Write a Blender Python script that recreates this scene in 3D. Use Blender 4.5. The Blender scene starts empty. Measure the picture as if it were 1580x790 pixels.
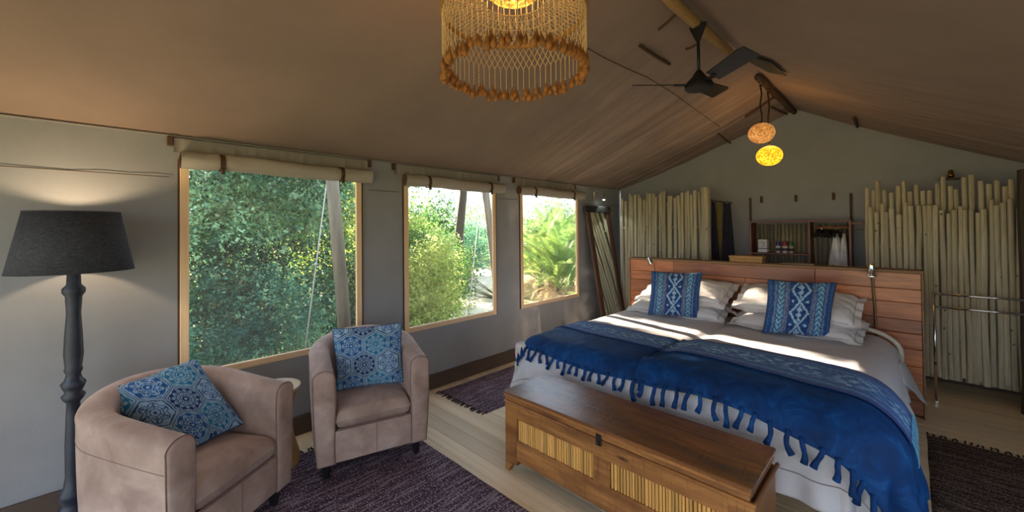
import bpy, bmesh, math, random
import numpy as np
from mathutils import Vector, Matrix
random.seed(7); rng = np.random.default_rng(7)
S = bpy.context.scene; COL = S.collection
R = math.radians

# ------------------------------------------------------------------ camera, world, sun, exposure
def look_axes(yaw, pitch, roll):
    y, p, r = R(yaw), R(pitch), R(roll)
    F = Vector((-math.sin(y)*math.cos(p), math.cos(y)*math.cos(p), math.sin(p)))
    Rt = Vector((math.cos(y), math.sin(y), 0)); U = Rt.cross(F)
    return F, math.cos(r)*Rt + math.sin(r)*U, -math.sin(r)*Rt + math.cos(r)*U
F_, R_, U_ = look_axes(45.277, 0.676, -0.548)
cam_data = bpy.data.cameras.new('camera'); cam = bpy.data.objects.new('camera', cam_data); COL.objects.link(cam)
cam.matrix_world = Matrix(((R_.x, U_.x, -F_.x, 0), (R_.y, U_.y, -F_.y, 0), (R_.z, U_.z, -F_.z, 1.5), (0, 0, 0, 1)))
cam_data.sensor_width = 36; cam_data.lens = 615.627*36/1580
cam_data.shift_x = (790-782.286)/1580; cam_data.shift_y = (346.274-395)/1580
cam_data.clip_start = .05; cam_data.clip_end = 400
S.camera = cam

world = bpy.data.worlds.new('sky'); S.world = world; world.use_nodes = True
wn = world.node_tree.nodes; wl = world.node_tree.links
bg = wn['Background']
tcw = wn.new('ShaderNodeTexCoord'); sepw = wn.new('ShaderNodeSeparateXYZ'); crw = wn.new('ShaderNodeValToRGB')
wl.new(tcw.outputs['Generated'], sepw.inputs[0]); wl.new(sepw.outputs['Z'], crw.inputs[0])
crw.color_ramp.elements[0].position = 0.0; crw.color_ramp.elements[0].color = (.80, .89, 1.0, 1)
crw.color_ramp.elements[1].position = .55; crw.color_ramp.elements[1].color = (.60, .77, 1.0, 1)
wl.new(crw.outputs[0], bg.inputs['Color']); bg.inputs['Strength'].default_value = 2.1

sun_d = bpy.data.lights.new('sun', 'SUN'); sun_d.energy = 36.0; sun_d.angle = R(.5); sun_d.color = (1.0, .83, .62)
sun = bpy.data.objects.new('sun', sun_d); COL.objects.link(sun)
SUN_EL = 23.4; SUN_AZ = -7.5
sdir = Vector((math.cos(R(SUN_EL))*math.cos(R(SUN_AZ)), math.cos(R(SUN_EL))*math.sin(R(SUN_AZ)), -math.sin(R(SUN_EL))))
sun.rotation_euler = sdir.to_track_quat('-Z', 'Y').to_euler()

S.view_settings.view_transform = 'Standard'; S.view_settings.look = 'None'
S.view_settings.exposure = 0.6; S.view_settings.gamma = 1; S.view_settings.use_curve_mapping = False

# ------------------------------------------------------------------ material helpers
MATS = {}
def srgb(r, g, b):
    f = lambda c: (c/255/12.92) if c/255 <= .04045 else ((c/255+.055)/1.055)**2.4
    return (f(r), f(g), f(b), 1)
class NT:
    def __init__(s, name):
        s.m = bpy.data.materials.new(name); s.m.use_nodes = True
        s.t = s.m.node_tree; s.n = s.t.nodes; s.l = s.t.links
        s.b = s.n['Principled BSDF']; s.out = s.n['Material Output']
    def node(s, typ, **kw):
        n = s.n.new(typ)
        for k, v in kw.items():
            if k in n.inputs: n.inputs[k].default_value = v
            else: setattr(n, k, v)
        return n
    def link(s, a, b): s.l.new(a, b)
    def coords(s, scale=(1,1,1), kind='Object', rot=(0,0,0)):
        tc = s.node('ShaderNodeTexCoord'); mp = s.node('ShaderNodeMapping')
        mp.inputs['Scale'].default_value = scale; mp.inputs['Rotation'].default_value = rot
        s.link(tc.outputs[kind], mp.inputs[0]); return mp.outputs[0]
    def noise(s, vec, scale, detail=4, rough=.55, dist=0.0):
        n = s.node('ShaderNodeTexNoise'); n.inputs['Scale'].default_value = scale; n.inputs['Detail'].default_value = detail
        n.inputs['Roughness'].default_value = rough; n.inputs['Distortion'].default_value = dist
        s.link(vec, n.inputs['Vector']); return n.outputs['Fac']
    def ramp(s, fac, stops, interp='LINEAR'):
        r = s.node('ShaderNodeValToRGB'); r.color_ramp.interpolation = interp
        e = r.color_ramp.elements
        while len(e) < len(stops): e.new(.5)
        for i, (p, c) in enumerate(stops):
            e[i].position = p; e[i].color = c if len(c) == 4 else (*c, 1)
        s.link(fac, r.inputs[0]); return r.outputs[0]
    def mix(s, fac, a, b, mode='MIX'):
        m = s.node('ShaderNodeMix'); m.data_type = 'RGBA'; m.blend_type = mode
        for k, v in (('Factor', fac),):
            if hasattr(v, 'default_value') or hasattr(v, 'is_output'): s.link(v, m.inputs[0])
            else: m.inputs[0].default_value = v
        for idx, v in ((6, a), (7, b)):
            if isinstance(v, (tuple, list)): m.inputs[idx].default_value = v
            else: s.link(v, m.inputs[idx])
        return m.outputs[2]
    def bump(s, h, strength=.3, dist=.01, prev=None):
        b = s.node('ShaderNodeBump'); b.inputs['Strength'].default_value = strength; b.inputs['Distance'].default_value = dist
        s.link(h, b.inputs['Height'])
        if prev is not None: s.link(prev, b.inputs['Normal'])
        s.link(b.outputs[0], s.b.inputs['Normal']); return b.outputs[0]
def scalec(c, k): return (min(c[0]*k, 1), min(c[1]*k, 1), min(c[2]*k, 1), 1)

def simple(name, c, rough=.6, metal=0, var=.15, nscale=12, bump=0, bscale=80, coat=0):
    if name in MATS: return MATS[name]
    t = NT(name); v = t.coords()
    n = t.noise(v, nscale)
    t.link(t.ramp(n, [(.3, scalec(c, 1-var)), (.7, scalec(c, 1+var))]), t.b.inputs['Base Color'])
    t.b.inputs['Roughness'].default_value = rough; t.b.inputs['Metallic'].default_value = metal
    if coat: t.b.inputs['Coat Weight'].default_value = coat
    if bump: t.bump(t.noise(v, bscale, 3), bump, .004)
    MATS[name] = t.m; return t.m

def wood(name, c1, c2, rough=.5, axis='X', scale=1.0, knots=True, rand=.25, bump=.25, coat=0.0, c3=None, saw=0):
    """grain along axis; per-object tone from the object's own random number"""
    if name in MATS: return MATS[name]
    t = NT(name)
    sc = {'X': (1.2, 14, 14), 'Y': (14, 1.2, 14), 'Z': (14, 14, 1.2)}[axis]
    oi = t.node('ShaderNodeObjectInfo')
    tc = t.node('ShaderNodeTexCoord'); add = t.node('ShaderNodeVectorMath', operation='ADD')
    comb = t.node('ShaderNodeCombineXYZ'); mul = t.node('ShaderNodeMath', operation='MULTIPLY'); mul.inputs[1].default_value = 37.0
    t.link(oi.outputs['Random'], mul.inputs[0])
    for i in range(3): t.link(mul.outputs[0], comb.inputs[i])
    t.link(tc.outputs['Object'], add.inputs[0]); t.link(comb.outputs[0], add.inputs[1])
    mp = t.node('ShaderNodeMapping'); mp.inputs['Scale'].default_value = tuple(x*scale for x in sc); t.link(add.outputs[0], mp.inputs[0])
    n = t.noise(mp.outputs[0], 1.6, 8, .65, .6)
    col = t.ramp(n, [(.28, c1), (.72, c2)])
    mp2 = t.node('ShaderNodeMapping'); mp2.inputs['Scale'].default_value = tuple((3 if x > 2 else (2.2 if axis == 'Z' else .8))*scale for x in sc); t.link(add.outputs[0], mp2.inputs[0])
    if c3 is not None:
        n2 = t.noise(mp2.outputs[0], 1.3, 4, .6, .3)
        col = t.mix(t.ramp(n2, [(.48, (0, 0, 0)), (.62, (1, 1, 1))]), col, c3)
    if knots:
        vo = t.node('ShaderNodeTexVoronoi'); vo.inputs['Scale'].default_value = 2.2; t.link(mp2.outputs[0], vo.inputs['Vector'])
        k = t.ramp(vo.outputs['Distance'], [(.05, (1, 1, 1)), (.12, (0, 0, 0))])
        col = t.mix(k, col, scalec(c1, .35))
    hsv = t.node('ShaderNodeHueSaturation')
    mr = t.node('ShaderNodeMapRange'); mr.inputs['To Min'].default_value = 1-rand; mr.inputs['To Max'].default_value = 1+rand
    t.link(oi.outputs['Random'], mr.inputs[0]); t.link(mr.outputs[0], hsv.inputs['Value']); t.link(col, hsv.inputs['Color'])
    t.link(hsv.outputs[0], t.b.inputs['Base Color'])
    t.b.inputs['Roughness'].default_value = rough; t.b.inputs['Coat Weight'].default_value = coat; t.b.inputs['Coat Roughness'].default_value = .25
    if bump:
        b = t.bump(n, bump, .004)
        if saw:
            m3 = t.node('ShaderNodeMapping'); m3.inputs['Scale'].default_value = {'X': (130, 5, 5), 'Y': (5, 130, 5)}[axis]; t.link(add.outputs[0], m3.inputs[0])
            n3 = t.noise(m3.outputs[0], 1, 2); t.bump(n3, saw, .004, b)
            dk = t.ramp(n3, [(.30, (.45, .40, .36)), (.42, (1, 1, 1))]); t.link(t.mix(.55, hsv.outputs[0], dk, 'MULTIPLY'), t.b.inputs['Base Color'])
    MATS[name] = t.m; return t.m

def attr_mat(name, rough=.8, bump=.3, bscale=300, sheen=0, trans=0.0, spec=.3):
    if name in MATS: return MATS[name]
    t = NT(name); a = t.node('ShaderNodeAttribute'); a.attribute_name = 'Col'
    v = t.coords(); n = t.noise(v, bscale, 2)
    t.link(t.mix(n, a.outputs['Color'], (.5, .5, .5, 1), 'MULTIPLY') if False else a.outputs['Color'], t.b.inputs['Base Color'])
    t.b.inputs['Roughness'].default_value = rough; t.b.inputs['Specular IOR Level'].default_value = spec
    if sheen: t.b.inputs['Sheen Weight'].default_value = sheen
    if bump: t.bump(n, bump, .002)
    if trans:
        tr = t.node('ShaderNodeBsdfTranslucent'); ms = t.node('ShaderNodeMixShader'); ms.inputs[0].default_value = trans
        hs = t.node('ShaderNodeHueSaturation'); hs.inputs['Saturation'].default_value = .98; hs.inputs['Value'].default_value = 1.6
        t.link(a.outputs['Color'], hs.inputs['Color']); t.link(hs.outputs[0], tr.inputs[0])
        t.link(t.b.outputs[0], ms.inputs[1]); t.link(tr.outputs[0], ms.inputs[2]); t.link(ms.outputs[0], t.out.inputs[0])
    MATS[name] = t.m; return t.m

def canvas_mat(name, c, trans_c, trans=.3, streak=None):
    t = NT(name); v = t.coords()
    n = t.noise(v, 2.2, 5, .6)
    weave = t.noise(t.coords((1, 1, .15)), 350, 2)
    col = t.ramp(n, [(.3, scalec(c, .9)), (.7, scalec(c, 1.07))])
    t.link(col, t.b.inputs['Base Color']); t.b.inputs['Roughness'].default_value = .85; t.b.inputs['Specular IOR Level'].default_value = .2
    b = t.bump(weave, .25, .002)
    tr = t.node('ShaderNodeBsdfTranslucent'); tr.inputs[0].default_value = trans_c
    ms = t.node('ShaderNodeMixShader'); ms.inputs[0].default_value = trans
    t.link(t.b.outputs[0], ms.inputs[1]); t.link(tr.outputs[0], ms.inputs[2]); t.link(ms.outputs[0], t.out.inputs[0])
    return t.m

def emit_mat(name, c, strength, pattern=None):
    t = NT(name)
    t.b.inputs['Base Color'].default_value = c; t.b.inputs['Emission Color'].default_value = c
    t.b.inputs['Emission Strength'].default_value = strength
    if pattern:
        v = t.coords(); vo = t.node('ShaderNodeTexVoronoi', feature='DISTANCE_TO_EDGE'); vo.inputs['Scale'].default_value = pattern
        t.link(v, vo.inputs['Vector']); vc = t.node('ShaderNodeTexVoronoi'); vc.inputs['Scale'].default_value = pattern; t.link(v, vc.inputs['Vector'])
        sp = t.node('ShaderNodeSeparateColor'); t.link(vc.outputs['Color'], sp.inputs[0])
        tone = t.ramp(sp.outputs[0], [(0, scalec(c, .25)), (.5, c), (1, scalec((c[0], c[1]*1.35, c[2]*1.8), 1.0))])
        e = t.ramp(vo.outputs['Distance'], [(.02, (.02, .01, 0)), (.08, (1, 1, 1))])
        t.link(t.mix(1.0, tone, e, 'MULTIPLY'), t.b.inputs['Emission Color'])
    return t.m

# ------------------------------------------------------------------ mesh helpers
class MB:
    def __init__(s): s.v = []; s.f = []; s.c = []
    def add(s, verts, faces):
        o = len(s.v); s.v += [tuple(p) for p in verts]; s.f += [tuple(i+o for i in f) for f in faces]; return s
    def box(s, x0, x1, y0, y1, z0, z1, b=0.0, M=None):
        if b <= 0:
            vs = [(x, y, z) for x in (x0, x1) for y in (y0, y1) for z in (z0, z1)]
            fs = [(0, 1, 3, 2), (4, 6, 7, 5), (0, 4, 5, 1), (2, 3, 7, 6), (0, 2, 6, 4), (1, 5, 7, 3)]
        else:
            bm = bmesh.new(); bmesh.ops.create_cube(bm, size=1)
            for v in bm.verts: v.co = ((x0+x1)/2+v.co.x*(x1-x0), (y0+y1)/2+v.co.y*(y1-y0), (z0+z1)/2+v.co.z*(z1-z0))
            bmesh.ops.bevel(bm, geom=bm.edges[:], offset=b, segments=2 if b > .006 else 1, profile=.6, affect='EDGES')
            bm.verts.index_update(); vs = [v.co[:] for v in bm.verts]; fs = [[v.index for v in f.verts] for f in bm.faces]; bm.free()
        if M is not None: vs = [tuple(M @ Vector(p)) for p in vs]
        return s.add(vs, fs)
    def tube(s, pts, r, n=8, cap=True):
        pts = [Vector(p) for p in pts]; k = len(pts); rs = r if isinstance(r, (list, tuple)) else [r]*k
        vs = []; prev = None
        for i, p in enumerate(pts):
            d = (pts[min(i+1, k-1)]-pts[max(i-1, 0)]).normalized()
            if prev is None:
                a = d.cross(Vector((0, 0, 1)))
                if a.length < .1: a = d.cross(Vector((1, 0, 0)))
                a.normalize()
            else: a = (prev - d*prev.dot(d)).normalized()
            prev = a; b = d.cross(a)
            for j in range(n):
                t = 2*math.pi*j/n; vs.append(p + rs[i]*(math.cos(t)*a+math.sin(t)*b))
        fs = [(i*n+j, i*n+(j+1) % n, (i+1)*n+(j+1) % n, (i+1)*n+j) for i in range(k-1) for j in range(n)]
        if cap: fs += [tuple(range(n-1, -1, -1)), tuple((k-1)*n+j for j in range(n))]
        return s.add(vs, fs)
    def lathe(s, prof, c=(0, 0, 0), n=24, cap=True):
        vs = [(c[0]+r*math.cos(2*math.pi*j/n), c[1]+r*math.sin(2*math.pi*j/n), c[2]+z) for r, z in prof for j in range(n)]
        k = len(prof)
        fs = [(i*n+j, i*n+(j+1) % n, (i+1)*n+(j+1) % n, (i+1)*n+j) for i in range(k-1) for j in range(n)]
        if cap: fs += [tuple(range(n-1, -1, -1)), tuple((k-1)*n+j for j in range(n))]
        return s.add(vs, fs)
    def ball(s, c, r, n=10, m=7):
        if not isinstance(r, (tuple, list)): r = (r, r, r)
        vs = [(c[0]+r[0]*math.sin(math.pi*i/m)*math.cos(2*math.pi*j/n), c[1]+r[1]*math.sin(math.pi*i/m)*math.sin(2*math.pi*j/n), c[2]-r[2]*math.cos(math.pi*i/m)) for i in range(m+1) for j in range(n)]
        fs = [(i*n+j, i*n+(j+1) % n, (i+1)*n+(j+1) % n, (i+1)*n+j) for i in range(m) for j in range(n)]
        return s.add(vs, fs)
    def build(s, name, m, parent=None, smooth=False, cols=None):
        me = bpy.data.meshes.new(name); me.from_pydata(s.v, [], s.f); me.validate(); me.update()
        if smooth: me.shade_smooth()
        if smooth == 'auto':
            try: me.set_sharp_from_angle(angle=R(38))
            except Exception: pass
        if cols is not None:
            a = me.color_attributes.new('Col', 'FLOAT_COLOR', 'POINT'); cc = np.ones((len(s.v), 4), np.float32); cc[:, :3] = cols; a.data.foreach_set('color', cc.ravel())
        me.materials.append(m)
        return link(name, me, parent)
def link(name, me, parent=None):
    o = bpy.data.objects.new(name, me); COL.objects.link(o)
    if parent is not None: o.parent = parent
    return o
def gridmesh(name, P, m, parent=None, cols=None, smooth=True, wrap=False):
    """P: (nu,nv,3) numpy"""
    nu, nv = P.shape[:2]
    idx = np.arange(nu*nv).reshape(nu, nv)
    a = idx[:-1, :-1].ravel(); b = idx[1:, :-1].ravel(); c = idx[1:, 1:].ravel(); d = idx[:-1, 1:].ravel()
    Q = np.stack([a, b, c, d], 1)
    if wrap:
        Q = np.concatenate([Q, np.stack([idx[:-1, -1], idx[1:, -1], idx[1:, 0], idx[:-1, 0]], 1)])
    me = quadmesh(name, P.reshape(-1, 3), Q, None if cols is None else cols.reshape(-1, 3), m, smooth)
    return link(name, me, parent)
def quadmesh(name, V, Q, cols, m, smooth=False):
    me = bpy.data.meshes.new(name); n = len(Q)
    me.vertices.add(len(V)); me.vertices.foreach_set('co', np.ascontiguousarray(V, dtype=np.float32).ravel())
    me.loops.add(n*4); me.loops.foreach_set('vertex_index', np.ascontiguousarray(Q, dtype=np.int32).ravel())
    me.polygons.add(n); me.polygons.foreach_set('loop_start', np.arange(0, n*4, 4, dtype=np.int32)); me.polygons.foreach_set('loop_total', np.full(n, 4, np.int32))
    me.update(calc_edges=True)
    if smooth: me.shade_smooth()
    if cols is not None:
        a = me.color_attributes.new('Col', 'FLOAT_COLOR', 'POINT'); cc = np.ones((len(V), 4), np.float32); cc[:, :3] = cols; a.data.foreach_set('color', cc.ravel())
    me.materials.append(m); return me
def solid(o, th, offset=0):
    md = o.modifiers.new('solid', 'SOLIDIFY'); md.thickness = th; md.offset = offset; return o
def thing(name, label, cat, loc=(0, 0, 0), rotz=0, group=None):
    o = bpy.data.objects.new(name, None); COL.objects.link(o); o.location = loc; o.rotation_euler = (0, 0, rotz)
    o['label'] = label; o['category'] = cat
    if group: o['group'] = group
    o.empty_display_size = .1
    return o
def tag(o, label=None, cat=None, group=None, kind=None):
    if label: o['label'] = label
    if cat: o['category'] = cat
    if group: o['group'] = group
    if kind: o['kind'] = kind
    return o
def struct(o, label): o['kind'] = 'structure'; o['label'] = label; return o

# smooth value noise in numpy
def vnoise(x, y, seed=0):
    xi = np.floor(x).astype(int); yi = np.floor(y).astype(int); xf = x-xi; yf = y-yi
    def h(a, b):
        n = (a*374761393 + b*668265263 + seed*1442695041) & 0x7fffffff
        n = ((n ^ (n >> 13))*1274126177) & 0x7fffffff
        return (n & 0xffff)/65535.0
    u = xf*xf*(3-2*xf); w = yf*yf*(3-2*yf)
    return (h(xi, yi)*(1-u)+h(xi+1, yi)*u)*(1-w)+(h(xi, yi+1)*(1-u)+h(xi+1, yi+1)*u)*w
def fbm(x, y, seed=0, o=3):
    s = 0; a = .5
    for i in range(o): s = s+a*vnoise(x*2**i, y*2**i, seed+i); a *= .5
    return s/(1-.5**o)

# ------------------------------------------------------------------ room constants
XL, XR = -3.2, 1.45
YB, YF = 5.686, -1.6
ZE = 2.105                      # left eave
RX, RZ = -.92, 2.87             # ridge
def zright(x): return RZ-.5*(x-RX)
def zleft(x): return ZE+(RZ-ZE)*(x-XL)/(RX-XL)

M_canvas = canvas_mat('canvas_wall', srgb(147, 147, 150), (.46, .43, .40, 1), .012)
M_roof = canvas_mat('canvas_roof', srgb(146, 125, 112), (.55, .38, .26, 1), .004)
M_valance = canvas_mat('canvas_valance', srgb(146, 140, 136), (.45, .42, .38, 1), .02)
M_roll = canvas_mat('canvas_roll', srgb(176, 168, 160), (.45, .42, .38, 1), .03)
M_leather = simple('brown_webbing', srgb(82, 58, 40), .8, bump=.3)
M_frame = wood('pale_frame_wood', srgb(232, 192, 146), srgb(246, 214, 172), .55, 'Z', knots=False, rand=.06)
M_baseb = simple('brown_base_strip', srgb(84, 68, 56), .8, var=.08, nscale=5)
M_pine = wood('pine_board', srgb(222, 192, 150), srgb(246, 224, 188), .38, 'X', .8, True, .10, .12, .15)
M_oldwood = wood('worn_chest_wood', srgb(126, 78, 38), srgb(190, 130, 70), .42, 'X', 1.3, True, .10, .45, .15, c3=srgb(118, 72, 38), saw=.5)
M_lidwood = wood('dark_lid_wood', srgb(96, 62, 38), srgb(160, 104, 58), .26, 'X', 1.1, False, .1, .45, .35, c3=srgb(92, 66, 50), saw=.35)
M_redwood = wood('red_headboard_wood', srgb(116, 58, 30), srgb(216, 136, 84), .34, 'X', .8, True, .28, .6, .25, c3=srgb(150, 84, 52))
M_cane = wood('cane_slat', srgb(190, 134, 66), srgb(228, 180, 104), .45, 'Z', .5, False, .34, .1)
M_pole = wood('peeled_pole', srgb(168, 158, 130), srgb(210, 200, 174), .6, 'Z', 1.6, True, .12, .2)
M_ridge = wood('ridge_pole_wood', srgb(140, 108, 64), srgb(190, 152, 96), .6, 'Y', 1, True, .05, .2)
M_shelf = wood('shelf_wood', srgb(88, 48, 30), srgb(128, 74, 46), .4, 'X', 1, False, .1, .1)
M_chrome = simple('chrome', (.75, .76, .78, 1), .12, 1, .02)
M_darkmetal = simple('dark_metal', srgb(24, 21, 23), .5, .0, .05)
M_brass = simple('brass', srgb(150, 116, 62), .3, .9, .05)
M_black = simple('black_leg', srgb(26, 24, 26), .4)

# ------------------------------------------------------------------ floor
floor = struct(MB().box(XL-.1, XR+.1, YF-.6, YB+.1, -.12, -.025).build('floor', simple('subfloor', srgb(60, 44, 30), .9)), 'pine board floor of the tent')
BW = .118
proto = None; y = YF-.5; k = 0
random.seed(3)
while y < YB+.05:
    cuts = [XL-.05] + sorted(random.sample([-2.6, -2.2, -1.9, -1.5, -1.2, -.7, -.3, .2, .6, .9], 1)) + [XR+.05]
    for a, b in zip(cuts[:-1], cuts[1:]):
        L = b-a
        if proto is None:
            proto = MB().box(-.5, .5, -BW/2+.0012, BW/2-.0012, -.025, 0, .0015).build('floor_board', M_pine, floor).data
            o = bpy.data.objects['floor_board']
        else: o = link('floor_board', proto, floor)
        o.location = ((a+b)/2, y, 0); o.scale = (L-.0015, 1, 1)
    y += BW; k += 1

# ------------------------------------------------------------------ walls and windows
WINS = [(.300, 1.468), (1.862, 2.990), (3.380, 4.535)]
WZ0, WZ1 = .572, 1.955
def panel_wall(name, x, y0, y1, holes, zt, mat, label, sgn=1):
    ys = sorted(set([y0, y1]+[h for w in holes for h in w[:2]]+list(np.arange(y0, y1, .12))))
    zs = sorted(set([0, zt]+[WZ0, WZ1]+list(np.arange(0, zt, .12))))
    V = []; Fc = []; idx = {}
    def vid(i, j):
        if (i, j) not in idx:
            yy, zz = ys[i], zs[j]; edge = any(abs(yy-h) < 1e-6 for w in holes for h in w[:2])
            w = 0 if edge else .008*math.sin(yy*9+zz*2)+.006*math.sin(yy*23)
            if zz < .01 or zz > zt-.01: w = 0
            idx[(i, j)] = len(V); V.append((x+w*sgn*.6-.004*sgn, yy, zz))
        return idx[(i, j)]
    for i in range(len(ys)-1):
        for j in range(len(zs)-1):
            ym, zm = (ys[i]+ys[i+1])/2, (zs[j]+zs[j+1])/2
            if any(w[0] < ym < w[1] and WZ0 < zm < WZ1 for w in holes): continue
            Fc.append((vid(i, j), vid(i+1, j), vid(i+1, j+1), vid(i, j+1)))
    o = MB().add(V, Fc).build(name, mat, None, True); return struct(o, label)
wall_left = panel_wall('wall_left', XL, YF, YB+.02, WINS, ZE, M_canvas, 'grey beige canvas side wall with three openings')
wall_right = panel_wall('wall_right', XR, YF, YB+.02, [(-1.0, .6), (1.2, 2.7)], zright(XR)+.25, M_canvas, 'unseen canvas side wall on the right, two openings added for skylight', -1)  # openings out of view, added so skylight fills the bed and floor

def win(n, y0, y1, x=XL):
    w = 0.045
    root = MB().box(x-.03, x-.022, y0+.01, y1-.01, WZ0+.01, WZ1-.0).build('window_%d' % n, MATS.get('gauze') or gauze(), None)
    struct(root, ['widest', 'middle', 'farthest'][n-1]+' insect-screened window opening of the canvas wall')
    for nm, bx in (('window_jamb', (y0, y0+w, WZ0, WZ1)), ('window_jamb', (y1-w, y1, WZ0, WZ1)), ('window_sill', (y0+w, y1-w, WZ0, WZ0+w))):
        MB().box(x-.012, x+.012, bx[0], bx[1], bx[2], bx[3], .003).build(nm, M_frame if nm != 'window_sill' else M_frameY, root)
    # dark binding outside the frame
    for yy in (y0-.004, y1+.004):
        MB().box(x-.008, x+.009, yy-.006, yy+.006, WZ0, WZ1).build('binding', M_leather, root)
    return root
def gauze():
    t = NT('gauze'); t.n.remove(t.b)
    d = t.node('ShaderNodeBsdfDiffuse'); d.inputs[0].default_value = (.55, .56, .54, 1)
    tr = t.node('ShaderNodeBsdfTransparent'); ms = t.node('ShaderNodeMixShader'); ms.inputs[0].default_value = .10
    t.link(tr.outputs[0], ms.inputs[1]); t.link(d.outputs[0], ms.inputs[2]); t.link(ms.outputs[0], t.out.inputs[0])
    MATS['gauze'] = t.m; return t.m
M_frameY = wood('pale_sill_wood', srgb(214, 178, 138), srgb(236, 204, 164), .55, 'Y', knots=False, rand=.06)
for i, (a, b) in enumerate(WINS): win(i+1, a, b)

# back wall gable
def gable(name, y, label, hole=None, wr=.01):
    xs = np.linspace(XL, XR, 70); P = np.zeros((70, 30, 3))
    for i, x in enumerate(xs):
        zt = zleft(x) if x < RX else zright(x)
        zz = np.linspace(0, zt+.02, 30); P[i, :, 0] = x; P[i, :, 2] = zz
        P[i, :, 1] = y+wr*(fbm(np.full(30, x*2.5), zz*1.2, 5)-.5)*2
    return P
wall_back = struct(gridmesh('wall_back', gable('wall_back', YB, ''), M_canvas), 'canvas gable wall at the far end')
# front gable: canvas above an unseen entrance, left wide open to let skylight in
mb = MB()
zt = 1.95
mb.add([(XL, YF, zt), (XL, YF, ZE), (RX, YF, RZ), (XR, YF, zright(XR)), (XR, YF, 1.6), (RX, YF, zt)], [(0, 5, 2, 1), (5, 4, 3, 2)])
struct(mb.build('wall_front', M_canvas), 'canvas gable above the unseen tent front, left open for skylight')

# ceiling: two slopes with pulled wrinkles
def slope(side):
    ny, nx = 520, 46
    ys = np.linspace(YF, YB+.02, ny); P = np.zeros((ny, nx, 3))
    if side == 'l': xs = np.linspace(XL-.01, RX, nx); z0 = np.array([zleft(x) for x in xs])
    else: xs = np.linspace(RX, XR+.02, nx); z0 = np.array([zright(x) for x in xs])
    s = (xs-xs[0])/(xs[-1]-xs[0])
    Y, Sg = np.meshgrid(ys, s, indexing='ij')
    amt = np.clip((Y-(2.0 if side == 'l' else 2.6))/2.6, 0, 1)*(.85 if side == 'l' else .5)
    sk = Y+.35*(Sg if side == 'l' else -Sg*.2)
    w = (fbm(sk*7.5, Sg*1.4, 11)-.5)*.085 + (fbm(sk*19, Sg*1.2, 15)-.5)*.04
    broad = (fbm(Y*.9, Sg*1.5, 3)-.5)*.06*np.sin(np.pi*Sg)
    sag = -.035*np.sin(np.pi*Sg)
    env = np.clip(np.sin(np.pi*np.clip(Sg, .0, 1))*1.6, 0, 1)
    P[..., 0] = xs[None, :]; P[..., 1] = Y; P[..., 2] = z0[None, :]+sag+broad*.6+w*amt*env
    return P
ceil = struct(gridmesh('ceiling', slope('l'), M_roof), 'sloping canvas roof lining of the tent')
gridmesh('right_slope', slope('r'), M_roof, ceil)
# seams / straps on ceiling
MB().box(XL-.01, XL+.014, YF, YB, ZE-.014, ZE-.004, .003).build('eave_piping', M_valance, ceil)
def on_left(x, y, d=.012): return (x, y, zleft(x)-.035*math.sin(math.pi*(x-XL)/(RX-XL))-d)
def on_right(x, y, d=.012):
    s = (x-RX)/(XR+.02-RX); return (x, y, zright(x)-.035*math.sin(math.pi*s)-d)
for A, B, w in [(Vector((-1.1197, 2.4980, 2.7735)), Vector((-0.9875, 2.4702, 2.8241)), 0.008),
                (Vector((-1.2551, 2.5096, 2.7220)), Vector((-1.2492, 2.9667, 2.7242)), 0.012),
                (Vector((-1.1115, 2.9199, 2.7766)), Vector((-1.0515, 2.9525, 2.7996)), 0.008),
                (Vector((-1.5705, 5.0406, 2.6044)), Vector((-1.6266, 5.7954, 2.5840)), 0.01),
                (Vector((-1.2631, 4.9776, 2.7189)), Vector((-0.9738, 4.8514, 2.8294)), 0.012),
                (Vector((-0.3684, 5.1033, 2.5510)), Vector((-0.3793, 5.6686, 2.5568)), 0.012),
                (Vector((-1.0430, 5.0995, 2.8028)), Vector((-0.9979, 5.6316, 2.8201)), 0.012)]:
    MB().tube([A, (A+B)/2+Vector((0, 0, -.006)), B], w, 6).build('roof_strap', M_leather, ceil)
pts = [Vector((-1.4444, 2.0932, 2.6609)), Vector((-1.4473, 2.3616, 2.6598)), Vector((-1.4385, 2.6520, 2.6631)), Vector((-1.4197, 2.9706, 2.6701)), Vector((-1.4315, 3.4850, 2.6657)), Vector((-1.4616, 4.0945, 2.6545)), Vector((-1.5006, 4.8851, 2.6401))]
MB().tube(pts, .003, 5).build('roof_cord', simple('cord_brown', srgb(70, 56, 44), .8), ceil)
# grey vent flap beside the ridge, dark-edged
q = [Vector((-0.9234, 3.3749, 2.8419)), Vector((-0.7129, 3.5095, 2.7270)), Vector((-0.6814, 3.8469, 2.7099)), Vector((-0.8052, 3.8682, 2.7773)), Vector((-0.8835, 3.6524, 2.8201))]
MB().add(q+[p+Vector((0, 0, .006)) for p in q], [(0, 1, 2, 3, 4), (9, 8, 7, 6, 5), (0, 5, 6, 1), (1, 6, 7, 2), (2, 7, 8, 3), (3, 8, 9, 4), (4, 9, 5, 0)]).build('vent_flap', simple('vent_flap_grey', srgb(70, 62, 54), .8), ceil)
MB().tube([q[0], q[1]], .008, 6).build('vent_edge', M_darkmetal, ceil)
MB().tube([q[1], q[2]], .004, 6).build('vent_edge', M_darkmetal, ceil)

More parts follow.
